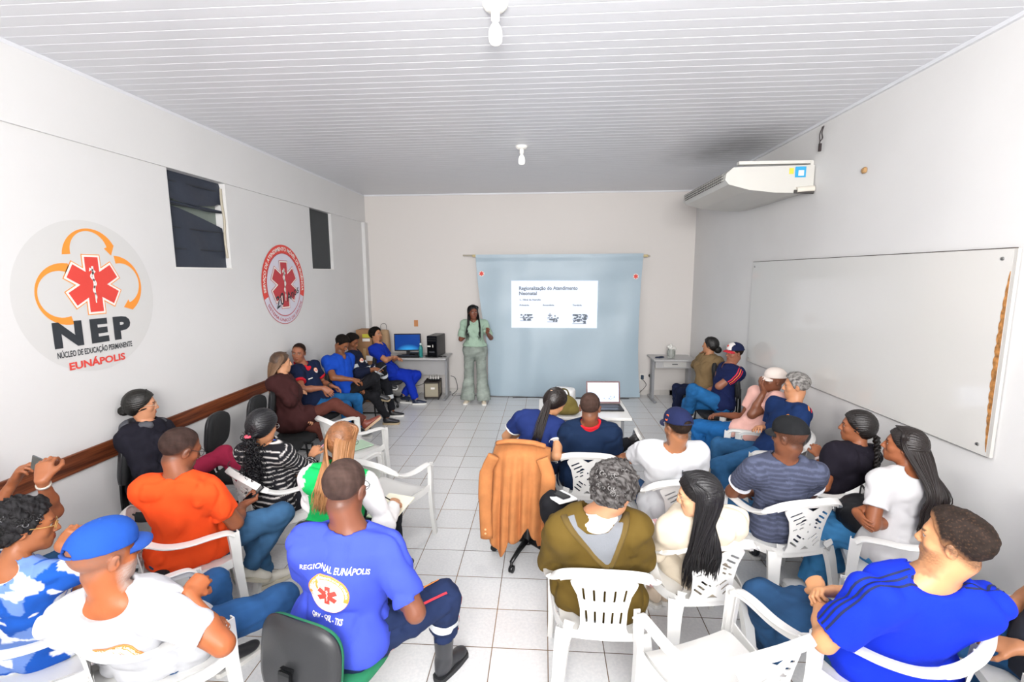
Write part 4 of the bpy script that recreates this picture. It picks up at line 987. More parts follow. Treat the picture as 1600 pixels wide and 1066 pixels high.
    def neckcut(F, X, Y, Z):
        F = smax(F, -pdist(cone(nbase-tz*.0+ty*.004, ntop+hz_*.05+(ntop-nbase), nr+nb_, nr+nb_+.03), X, Y, Z), .006)
        if sh.get('scoop'): F = smax(F, -pdist(ell(NE+tz*.035-ty*sh.get('sy', .05), (.085, .06, sh['scoop']), Tt), X, Y, Z), .006)
        if sh.get('vee'): F = smax(F, -pdist(cone(NE+ty*.09-tz*.02, NE+ty*.15-tz*sh['vee'], .035, .004), X, Y, Z), .004)
        return F
    hem = PE-Pf[:, 2]*sh.get('hem', .07)
    def hemcut(F, X, Y, Z):
        if sh.get('skirt'): return F
        n = Pf[:, 2]; return smax(F, (hem[0]-X)*n[0]+(hem[1]-Y)*n[1]+(hem[2]-Z)*n[2], .006)
    sv, sf = solid(P, hc, [neckcut, hemcut], fold_disp(len(key)+7, sh.get('fold', .0045)*2.0, sh.get('ff', 22)))
    scol = cloth_color(sh, sv, J, Tt, PE, L, base, skin)
    shirt = mesh(sh.get('name', 'shirt'), sv, sf, shiny_m if sh.get('shiny') else cloth_m, root, True, base, scol)
    bvh = BVHTree.FromPolygons([tuple(v) for v in sv], [tuple(q) for q in sf])
    info = dict(J=J, Tt=Tt, Pf=Pf, HE=HE, Rh=Rh, hs=hs, bvh=bvh, root=root, base=base, shirt=shirt, hands=hinfo, L=L, NE=NE, PE=PE, cfg=cfg, skin=skin, fwd=fwd, rgt=rgt)
    if sh.get('collar'):
        c0 = NE-tz*.012; nd = nrm(ntop-nbase)
        cp = [cone(nbase-nd*.03, ntop+nd*.05, nr+.034, nr+.026, .01)]
        def ccut(F, X, Y, Z):
            F = smax(F, -pdist(cone(nbase-nd*.1, ntop+nd*.1, nr+.013, nr+.012), X, Y, Z), .002)
            hi = nbase+nd*.055-ty*.0; nn = nrm(nd+ty*.55); F = smax(F, (X-hi[0])*nn[0]+(Y-hi[1])*nn[1]+(Z-hi[2])*nn[2], .002)
            F = smax(F, -pdist(cone(nbase+ty*.05+nd*.03, nbase+ty*.16-nd*.04, .022, .022), X, Y, Z), .003)
            return F
        ring = cone(nbase-nd*.022-ty*.006, nbase+nd*.02-ty*.004, nr+.060, nr+.036, .01)
        cv, cf = solid(cp+[ring], .006, [ccut])
        cc = np.tile(np.array(hexc(sh['collar'])), (len(cv), 1)); mesh('collar', cv, cf, cloth_m, root, True, base, cc)
    if sh.get('cuff') and sl < 1:
        for a, b in (('sl', 'el'), ('sr', 'er')):
            d = nrm(J[b]-J[a]); e = J[a]+(J[b]-J[a])*sl; r_ = uar[0]+(uar[1]-uar[0])*sl+g+.012; t_ = sh.get('cuffw', .012)
            mb = MB().lathe([(r_-.006, -t_), (r_+.003, -t_), (r_+.003, t_*.4), (r_-.006, t_*.4)], R=frame(d, V(d[1], -d[0], .1)), n=28)
            v = np.array(mb.v)+e; mesh('cuff', v, mb.f, cloth_m, root, True, base, np.tile(np.array(hexc(sh['cuff'])), (len(v), 1)))
    if sh.get('hood'):
        hcx = cfg.get('hoodpos', (0, -.10, -.02)); c0 = NE+tx*hcx[0]+ty*hcx[1]+tz*hcx[2]
        hp_ = [ell(c0, (.145, .07, .09), Tt, .03), cone(c0+tx*.09+tz*.03, NE+tx*.10+ty*.05, .04, .03, .04), cone(c0-tx*.09+tz*.03, NE-tx*.10+ty*.05, .04, .03, .04)]
        def hcut(F, X, Y, Z): return smax(F, -pdist(ell(c0+ty*.045+tz*.05, (.115, .055, .08), Tt), X, Y, Z), .01)
        v, q = solid(hp_, .009, [hcut], fold_disp(3, .005, 30)); mesh('hood', v, q, cloth_m, root, True, base, np.tile(np.array(hexc(sh['hood'])), (len(v), 1)))
    # ---- trousers
    tr = cfg['trousers']; tg = tr.get('g', .010); fl = tr.get('flare', .0)
    P = [ell(PE+tz*.0, (.158*bk+tg, .118*bk+tg, .105+tg), Pf, .05), cone(J['hl'], J['hr'], .098*bk+tg, .098*bk+tg, .05)]
    tb = (bk-1)*.05
    for a, b, c in (('hl', 'kl', 'al'), ('hr', 'kr', 'ar')):
        d = nrm(J[c]-J[b]); e = J[c]-d*tr.get('up', .015)
        P += [cone(J[a], J[b], .085*aw+tg+tb, .056*aw+tg+tb*.6, .05), cone(J[b], J[c], .057*aw+tg, .044*aw+tg+fl, .035, (e, d))]
    tv, tf = solid(P, hc*1.1, [], fold_disp(len(key)+31, tr.get('fold', .004)*1.8, 30))
    tc_ = np.tile(np.array(hexc(tr['col'])), (len(tv), 1))
    if tr.get('denim'): tc_ = tc_*(1+.22*noise3(tv, 18, 5)+.10*noise3(tv, 90, 6))[:, None]
    info['trousers'] = mesh('trousers', tv, tf, cloth_m, root, True, base, np.clip(tc_, 0, 1))
    info['tbvh'] = BVHTree.FromPolygons([tuple(v) for v in tv], [tuple(q) for q in tf])
    # ---- shoes
    if not cfg.get('noshoes'):
        for a, b, sd in (('kl', 'al', -1), ('kr', 'ar', 1)):
            sdv = nrm(J[b]-J[a]); A = J[b]
            if A[2] < .16: D = nrm(fwd*1.0+rgt*sd*.18); U_ = V(0, 0, 1); sole = A[2]-.004-(A[2]-.09 if abs(A[2]-.09) < .03 else 0)
            else: D = nrm(fwd*.9+V(0, 0, -.1)+sdv*.15); D = nrm(D-sdv*(D@sdv)*.85); U_ = nrm(-sdv-D*(-sdv@D)); sole = .088
            if A[2] < .16: sole = A[2]-.002
            sw = cfg.get('shoe', {}); ss = .92 if f else 1.0
            R_ = np.stack([np.cross(D, U_), D, U_], 1)
            sp = [ell(A-D*.02*ss-U_*.035, (.034, .045, .05), R_, .02), ell(A+D*.045*ss-U_*.045, (.036, .07, .035), R_, .03), ell(A+D*.125*ss-U_*.058, (.042, .058, .026), R_, .03), cone(A-D*.01, A-U_*.03, .036, .038, .02)]
            if sw.get('boot'): sp.append(cone(A-sdv*sw['boot'], A-sdv*.01, .058, .046, .03, (A-sdv*sw['boot'], -sdv)))
            bt = A-U_*(sole-.022)
            def scut(F, X, Y, Z): return smax(F, (bt[0]-X)*U_[0]+(bt[1]-Y)*U_[1]+(bt[2]-Z)*U_[2], .004)
            v, q = solid(sp, .0065 if near == 1 else .009, [scut]); c_ = np.tile(np.array(hexc(sw.get('col', '#22242a'))), (len(v), 1))
            so = mesh('shoe', v, q, shiny_m, root, True, base, c_)
            poly = [(sx*(.034+.012*math.sin(min(1, max(0, (yy+.06)/.22))*math.pi*.8)), yy) for sx, yy in [(1, y_) for y_ in np.linspace(-.055, .165, 9)]+[(-1, y_) for y_ in np.linspace(.165, -.055, 9)]]
            poly = poly[:9]+[(.02, .182), (-.02, .182)]+poly[9:]+[(-.018, -.068), (.018, -.068)]
            poly = [(px*ss*1.02, py*ss) for px, py in poly]
            m2 = MB().prism(poly, .026, R_, A-U_*sole); mesh('sole', m2.v, m2.f, mat('sole_'+sw.get('sole', '#e6e4df')[1:], sw.get('sole', '#e6e4df'), .6), so, False, base)
    if cfg.get('glasses'): glasses(info, cfg['glasses'])
    if cfg.get('cap'): cap(info, cfg['cap'])
    return info

def cloth_color(sh, sv, J, Tt, PE, L, base, skin):
    c = np.tile(np.array(hexc(sh['col'])), (len(sv), 1))
    Lt = (sv-PE)@Tt
    def seg(a, b):
        ab = b-a; t = ((sv-a)@ab)/(ab@ab); d = np.linalg.norm(sv-(a+np.clip(t, 0, 1)[:, None]*ab), axis=1); return t, d
    t1, d1 = seg(J['sl'], J['el']); t2, d2 = seg(J['sr'], J['er']); t3, d3 = seg(J['el'], J['wl']); t4, d4 = seg(J['er'], J['wr'])
    arm = (np.minimum(d1, d2) < .085) & (np.abs(Lt[:, 0]) > sh.get('armx', .175)) | (np.minimum(d3, d4) < .07)
    if sh.get('sleevecol'): c[arm] = np.array(hexc(sh['sleevecol']))
    st = sh.get('stripe')
    if st:
        w, duty, sc_ = st; v = Lt[:, 2].copy()
        ta = np.where(d1 < d2, t1, t2)*.28; v[arm] = ta[arm]
        fo = arm & (np.minimum(d3, d4) < np.minimum(d1, d2)); v[fo] = (.28+np.where(d3 < d4, t3, t4)*.25)[fo]
        ph = (v/w) % 1.0; k = np.clip((duty/2-np.abs(ph-.5))/.06+.5, 0, 1)[:, None]
        c = c*(1-k)+np.array(hexc(sc_))*k
    pt = sh.get('leaf')
    if pt:
        n1 = noise3(Lt, 26, 4); n2 = noise3(Lt*np.array([1, 1, 1.8]), 34, 8)
        c[n1 > .18] = np.array(hexc(pt[0])); c[(n2 > .30)] = np.array(hexc(pt[1]))
    if sh.get('var'): c = c*(1+sh['var']*noise3(sv, 14, 3))[:, None]
    bz = sh.get('blaze')      # white shirt under open jacket etc: coloured patch in torso frame
    if bz:
        for (x0, x1, y0, y1, z0, z1, cc) in bz:
            k = (Lt[:, 0] > x0) & (Lt[:, 0] < x1) & (Lt[:, 1] > y0) & (Lt[:, 1] < y1) & (Lt[:, 2] > z0*L) & (Lt[:, 2] < z1*L) & ~arm
            c[k] = np.array(hexc(cc))
    return np.clip(c, 0, 1)

def hair(key, cfg, root, base, HE, Rh, hs, Tt, PE, NE, L, hh, hc, skin, rnd, J):
    st = cfg.get('hair', 'buzz')
    if st == 'none': return
    HP = lambda x, y, z: HE+Rh@V(x, y, z)*hs
    tx, ty, tz = Tt.T
    t = {'buzz': .0035, 'short': .010, 'curly': .030, 'crop': .009, 'long': .012, 'pony': .013, 'bun': .013, 'braid': .012, 'longside': .012, 'wavy': .012}[st]
    t = cfg.get('hairt', t)
    P = [ell(HP(0, -.012, .038), ((.0745*hs+t), (.095*hs+t), (.082*hs+t)), Rh, .02)]
    if st == 'curly': cz = cfg.get('curlsz', 1); P += [ell(HP(0, -.03, .055), (.105*hs*cz, .115*hs*cz, .095*hs*cz), Rh, .03), ell(HP(0, -.06, -.02), (.085*hs*cz, .06*hs*cz, .06*hs*cz), Rh, .03)]
    if st in ('long', 'pony', 'bun', 'braid', 'longside', 'wavy'): P += [ell(HP(0, -.035, .0), (.078*hs+t*.6, .075*hs+t*.6, .085*hs), Rh, .03)]
    if st == 'crop': P += [ell(HP(0, .02, .065), (.066*hs, .066*hs, .064*hs), Rh, .03)]
    dz = cfg.get('hairline', 0.0)
    def cut(F, X, Y, Z):
        x, y, z = X-HE[0], Y-HE[1], Z-HE[2]
        lx = (x*Rh[0, 0]+y*Rh[1, 0]+z*Rh[2, 0])/hs; ly = (x*Rh[0, 1]+y*Rh[1, 1]+z*Rh[2, 1])/hs; lz = (x*Rh[0, 2]+y*Rh[1, 2]+z*Rh[2, 2])/hs
        if st in ('long', 'pony', 'bun', 'braid', 'longside', 'wavy'):
            line = np.interp(ly, [-.12, -.05, -.02, .005, .03, .055, .075, .1], [-.10, -.10, -.05, -.01, .005, .035, .07, .085])
        else: line = np.interp(ly, HL_Y, HL_Z)
        if cfg.get('fade'): F = F+(t+.0015)*np.clip(1-(lz-line-dz)/.024, 0, 1)
        return smax(F, (line+dz-lz)*hs, .006 if cfg.get('fade') else (.004 if t > .006 else .002))
    if st == 'curly': disp = lambda Q: .010*noise3(Q, 85, 2)+.007*noise3(Q, 170, 8)
    elif st == 'crop': disp = lambda Q: .0022*noise3(Q, 150, 2)
    elif st == 'buzz': disp = lambda Q: .0008*noise3(Q, 160, 2)
    elif st == 'wavy': disp = lambda Q: .005*noise3(Q, 60, 2)+.003*noise3(Q, 150, 8)
    else:
        def disp(Q):
            l = (Q-HE)@Rh; a = np.arctan2(l[:, 0], l[:, 2]-.02); return .0013*np.sin(a*38+3*np.sin(l[:, 1]*25))+.0012*np.sin(a*71+2)
    v, q = solid(P, hh*.95, [cut], disp)
    l = (v-HE)@Rh/hs
    c = np.tile(hc, (len(v), 1))*(1+.22*noise3(v, 130, 1))[:, None]
    tip = cfg.get('hairtip'); tipc = np.array(hexc(tip)) if tip else hc
    if cfg.get('fade'):
        line = np.interp(l[:, 1], HL_Y, HL_Z)
        side = np.clip(np.abs(l[:, 0])/.07, 0, 1); k = np.clip((l[:, 2]-line)/(.018+.035*side), 0, 1)*.92+.08
        k = np.minimum(1, k*(1.04+.1*noise3(v, 600, 2)))[:, None]; c = skin*(1-k)+c*k
    if cfg.get('gray'):
        k = np.clip(.5+.8*noise3(v, 260, 12), 0, 1)[:, None]*cfg['gray'][1]; c = c*(1-k)+np.array(hexc(cfg['gray'][0]))*k
    root_h = mesh('hair', v, q, short_m if st in ('buzz', 'short', 'crop', 'wavy', 'curly') else hair_m, root, True, base, np.clip(c, 0, 1))
    # curls and locks
    mb = MB(); cols = []
    def lock(pts, r0, r1, cc, n=5):
        m_ = len(pts); n0 = len(mb.v)
        rr = [r0+(r1-r0)*(i/(m_-1))**2 for i in range(m_)]; rr[0] *= .6
        mb.tube(pts, rr, n, flat=.55); k = len(mb.v)-n0
        for i in range(k): cols.append(cc if not tip else cc*(1-min(1, i/k*1.3))+tipc*(1+.15*math.sin(n0))*min(1, i/k*1.3))
    def shade(): return hc*(1+rnd.uniform(-.3, .45))
    if st == 'curly':
        for i in range(760):
            cz = cfg.get('curlsz', 1)
            d = nrm(rnd.normal(size=3)); l_ = V(d[0]*.095*cz, -.028+d[1]*.115*cz, .045+d[2]*.092*cz)
            if l_[2] < np.interp(l_[1], HL_Y, HL_Z)+.004: continue
            p0 = HP(*l_); o = nrm(Rh@d); a = nrm(np.cross(o, rnd.normal(size=3))); b = np.cross(o, a); r_ = rnd.uniform(.007, .012); tu = rnd.uniform(1.1, 1.9)*2*math.pi
            g0 = None; cc = hc*(1+rnd.uniform(-.3, .5))
            if cfg.get('gray') and rnd.random() < cfg['gray'][1]*.8: cc = np.array(hexc(cfg['gray'][0]))*rnd.uniform(.6, 1.1)
            lock([p0+o*(.012*k/9)+a*math.cos(k/9*tu)*r_+b*math.sin(k/9*tu)*r_ for k in range(10)], .0028, .0016, cc, 4)
    if st in ('long', 'longside', 'pony', 'braid', 'bun'):
        dr = cfg.get('drape', {}); nl = int(dr.get('n', 150)*1.5); w = dr.get('w', .12); down = dr.get('down', .35); bk_ = dr.get('back', .14)+dr.get('bx', .035); cx = dr.get('cx', 0.0); fr = dr.get('front', 0.0)
        part = dr.get('part', 0.0)
        if st in ('long', 'longside'):
            for i in range(nl):
                u = rnd.uniform(-1, 1); sgn = 1 if u > 0 else -1; au = abs(u)
                p0 = HP(part+sgn*.004, rnd.uniform(-.07, .065), .122)
                yy = .045*au**2-.075*(1-au)+rnd.uniform(-.02, .02)
                rr_ = 1+rnd.uniform(0, .06)
                p1 = HP(sgn*(.02+.065*math.sin(au*1.4))*rr_, p_y(yy, .3), .095); p2 = HP(sgn*(.03+.060*math.sin(au*1.5))*rr_, -.125+.125*au**1.4, -.0+.01*au)
                e = NE+tx*(cx+u*w*rnd.uniform(.85, 1.1))-ty*(bk_+rnd.uniform(-.015, .02)-fr*au)-tz*down*rnd.uniform(.72, 1.08)
                sh_ = NE+tx*(cx*.6+u*w*.85)-ty*(bk_*.93-fr*.6*au+rnd.uniform(-.01, .015))-tz*.03
                pts = spline([p0, p1, p2, sh_, (sh_+e)/2+tx*rnd.uniform(-.015, .015), e], 5)
                lock(pts, rnd.uniform(.0048, .0078), .0015, shade())
        if st == 'pony':
            p2 = HP(*dr.get('tie', (0, -.12, -.02)))
            for i in range(70):
                a = rnd.uniform(0, 6.28); d = nrm(V(math.cos(a)*.8, .1+rnd.uniform(-.6, .6), math.sin(a)))
                p0 = HP(d[0]*.086, -.012+abs(d[1])*.095 if d[2] > 0 else -.03, .04+d[2]*.088)
                lock(spline([p0, (p0+p2)/2+nrm((p0+p2)/2-HP(0, 0, .02))*.028, p2], 5), .006, .004, shade())
            e = NE+tx*dr.get('ex', 0)-ty*bk_-tz*down
            if dr.get('curl'):
                for i in range(520):
                    t_ = rnd.uniform(0, 1); cpt = p2*(1-t_)+e*t_; wd = .035+.035*math.sin(t_*3.0); p0 = cpt+rnd.normal(size=3)*wd*.55; a = nrm(rnd.normal(size=3)); b = nrm(np.cross(a, rnd.normal(size=3))); r_ = .012
                    lock([p0+a*math.cos(k*.9)*r_+b*math.sin(k*.9)*r_-tz*k*.004 for k in range(9)], .005, .003, shade(), 4)
            else:
                for i in range(60):
                    o = (tx*rnd.uniform(-1, 1)+ty*rnd.uniform(-.6, .2))*dr.get('w', .03)
                    lock(spline([p2, p2*.6+e*.4+o*.9-ty*.02, e+o*1.2-tz*rnd.uniform(-.05, .03)], 6), .007, .0015, shade())
            mb2 = MB().lathe([(.018, -.008), (.024, -.006), (.024, .006), (.018, .008)], p2-base, 14, frame(nrm(e-p2), tx)); mb2.build('hair_tie', mat('tie_'+dr.get('tc', '#222222')[1:], dr.get('tc', '#222222'), .5), root_h, True)
        if st == 'braid':
            p2 = HP(.0, -.115, -.045); e = NE+tx*dr.get('ex', 0.04)-ty*bk_-tz*down
            for i in range(60):
                a = rnd.uniform(0, 6.28); d = V(math.cos(a), 0, math.sin(a)); p0 = HP(d[0]*.086, .02, .04+d[2]*.088)
                lock(spline([p0, (p0+p2)/2+nrm((p0+p2)/2-HP(0, 0, .02))*.026, p2], 5), .007, .004, shade())
            dirv = e-p2; a1 = nrm(np.cross(dirv, ty)); b1 = nrm(np.cross(dirv, a1)); N_ = 44
            for ph in range(3):
                pts = []
                for k in range(N_+1):
                    u = k/N_*5.5*2*math.pi+ph*2*math.pi/3; pts.append(p2+dirv*k/N_-ty*.03*math.sin(k/N_*3.1)+a1*math.sin(u)*.017+b1*math.sin(2*u)*.009)
                lock(pts, .016, .010, hc*(1+.12*ph), 7)
            for i in range(16): lock(spline([e, e-tz*.04+tx*rnd.uniform(-.02, .02), e-tz*rnd.uniform(.07, .11)+tx*rnd.uniform(-.03, .03)], 4), .006, .002, shade())
            k_ = MB()
            for i in range(14):
                a = i/14*6.28; k_.lathe([(.001, -.012), (.012, -.006), (.013, .004), (.001, .012)], e-base+a1*math.cos(a)*.022+b1*math.sin(a)*.022+nrm(dirv)*.008*(-1)**i, 8)
            k_.build('hair_tie', mat('scrunchie', '#e9e4dd', .8), root_h, True)
        if st == 'bun':
            for i in range(60):
                a = rnd.uniform(0, 6.28); d = V(math.cos(a), 0, math.sin(a)); p0 = HP(d[0]*.086, .04, .04+d[2]*.088); p2 = HP(*dr.get('tie', (0, -.11, -.03)))
                lock(spline([p0, (p0+p2)/2+nrm((p0+p2)/2-HP(0, 0, .02))*.03, p2], 5), .007, .004, shade())
            c0 = HP(*dr.get('tie', (0, -.125, -.035)))
            for i in range(36):
                a = nrm(rnd.normal(size=3)); b = nrm(np.cross(a, rnd.normal(size=3))); r_ = dr.get('r', .03)
                lock([c0+(a*math.cos(k*.5)+b*math.sin(k*.5))*r_ for k in range(10)], .009, .006, shade())
    if mb.v:
        vv = np.array(mb.v); off = 0
        o = mesh('locks', vv, mb.f, strand_m, root_h, True, base, np.clip(np.array(cols), 0, 1))
def p_y(a, b): return a*b

def glasses(info, col):
    HE, Rh, hs = info['HE'], info['Rh'], info['hs']; HP = lambda x, y, z: HE+Rh@V(x, y, z)*hs-info['base']
    mb = MB()
    for q in (-1, 1):
        mb.tube([HP(q*(.033)+.025*math.cos(a)*(1), .104-.006*abs(q*.033+.025*math.cos(a))/.05, .0+.0185*math.sin(a)) for a in np.linspace(0, 2*math.pi, 20, endpoint=False)], .0016, 5, closed=True)
        mb.tube(spline([HP(q*.058, .099, .006), HP(q*.075, .06, .008), HP(q*.081, .0, .01), HP(q*.082, -.012, -.005)], 4), .0017, 5)
    mb.tube([HP(-.009, .105, .005), HP(0, .108, .008), HP(.009, .105, .005)], .0015, 5)
    mb.build('glasses', mat('frame_'+col[1:], col, .3, metal=.3), info['root'], True)

def cap(info, cc):
    HE, Rh, hs, base = info['HE'], info['Rh'], info['hs'], info['base']
    HP = lambda x, y, z: HE+Rh@V(x, y, z)*hs; tl = cc.get('tilt', 8)
    Rc = Rh@rotx(tl); O = HP(0, -.012, .035)
    CP = lambda x, y, z: O+Rc@V(x, y, z)*hs
    P = [ell(O, (.087*hs, .107*hs, .103*hs), Rc, .01), ell(CP(0, .04, .03), (.07*hs, .07*hs, .066*hs), Rc, .03)]
    zc = Rc[:, 2]; q0 = CP(0, 0, .004)
    def cut(F, X, Y, Z):
        F = smax(F, (q0[0]-X)*zc[0]+(q0[1]-Y)*zc[1]+(q0[2]-Z)*zc[2], .003)
        F = smax(F, -pdist(ell(O-zc*.012, (.0795*hs, .0995*hs, .096*hs), Rc), X, Y, Z), .002)
        if not cc.get('full'): F = smax(F, -pdist(ell(CP(0, -.11, .006), (.036*hs, .04*hs, .028*hs), Rc), X, Y, Z), .003)
        return F
    def disp(Q):
        l = (Q-O)@Rc; a = np.arctan2(l[:, 0], l[:, 1]); return -.0016*np.exp(-(np.sin(a*3)/.05)**2)
    v, f_ = solid(P, .0045, [cut], disp)
    l = (v-O)@Rc; c = np.tile(np.array(hexc(cc['col'])), (len(v), 1))
    if cc.get('front'):
        k = (l[:, 1] > .04) & (np.abs(l[:, 0]) < .055) & (l[:, 2] > .01); c[k] = np.array(hexc(cc['front']))
    o = mesh('cap', v, f_, cloth_m, info['root'], True, base, c)
    mb = MB(); n = 18; vs = []; fs = []
    for side in (0, 1):
        for i in range(n+1):
            a = math.pi*(i/n); x = .078*math.cos(a)
            for j in range(5):
                t = j/4; y = .055+.035*math.sin(a)+t*(.075*math.sin(a)**.6 if 0 < i < n else .0); z = .008-.012*(x/.078)**2*1.6-.02*t*t-.0035*side
                vs.append(CP(x*(1-.04*t), y, z+.004))
    m_ = (n+1)*5
    for i in range(n):
        for j in range(4):
            a = i*5+j; fs.append((a, a+1, a+6, a+5)); fs.append((m_+a, m_+a+5, m_+a+6, m_+a+1))
    for i in range(n): fs.append((i*5+4, m_+i*5+4, m_+i*5+9, i*5+9))
    for i in range(n): fs.append((i*5, i*5+5, m_+i*5+5, m_+i*5))
    mesh('brim', vs, fs, mat('brim_'+cc.get('brim', cc['col'])[1:], cc.get('brim', cc['col']), .8), o, True, base)
    b = MB().lathe([(.001, .0), (.007, 0), (.005, .004), (.001, .005)], CP(0, .0, .1015)-base, 12, Rc); b.build('button', mat('brim_'+cc['col'][1:], cc['col'], .8), o, True)
    if not cc.get('full'):
        pts = [CP(.085*math.sin(a), -.104*math.cos(a), .01) for a in np.linspace(-.42, .42, 9)]
        MB().tube([p-base for p in pts], .009, 6, flat=.3).build('strap', mat('brim_'+cc['col'][1:], cc['col'], .8), o, True)
    info['cap'] = o; info['capf'] = (O, Rc, hs)
    info['capbvh'] = BVHTree.FromPolygons([tuple(p) for p in v], [tuple(q) for q in f_])

def decal(info, name, v2, faces, m, o, U, W, N, off=.002, bvh='bvh', parent=None, reach=.35):
    """printed or stitched artwork laid on the cloth; o = centre (world)"""
    b = info[bvh]; vs = []; N = nrm(N); ok = []
    for x, y in v2:
        p = V(*o)+V(*U)*x+V(*W)*y
        h = b.ray_cast(Vector(p+N*reach), Vector(-N), reach*2)
        if h[0] is None: vs.append(p); ok.append(False)
        else: vs.append(np.array(h[0])+N*off); ok.append(True)
    fs = [tuple(q) for q in (faces.tolist() if isinstance(faces, np.ndarray) else faces) if all(ok[i] for i in q)]
    if not fs: return None
    used = sorted({i for q in fs for i in q}); mp = {i: k for k, i in enumerate(used)}
    pr = parent or info['shirt']
    return mesh(name, np.array([vs[i] for i in used])-info['base'], [tuple(mp[i] for i in q) for q in fs], m, pr, True)

# ------------------------------------------------------------------ who sits where
def badge(info, c, R, U, W, N, arc, txt=None, bvh='bvh', parent=None):
    """round printed badge with a six-armed star"""
    P = lambda n, v, f, m, off: decal(info, n, v, f, m, c, U, W, N, off, bvh, parent)
    st = R/7
    v, f = fill2d(circle(R*1.03, 40), step=st*1.6); P('badge', v, f, arc, .0022)
    v, f = fill2d(circle(R, 40), step=st*1.6); P('badge', v, f, crm, .0030)
    v, f = ringfill(R*.80, R, -18, 198, 44); P('badge_rim', v, f, arc, .0040)
    if txt:
        v, f = text2d(txt, R*.13, .0005); v[:, 0] *= R*.85*3.3/np.ptp(v[:, 0]); P('lettering', bend(v, R*.855), f, crm, .0052)
    for g, m, o_ in ((R*.045, org, .0042), (R*.03, crm, .005), (0, red, .0058)):
        v, f = fill2d(star_outline(R*.50, R*.13, g), step=st*1.4); P('star', v, f, m, o_)
    v, f = snake2d(R*.32); P('rod_and_snake', v, f, crm, .0072)

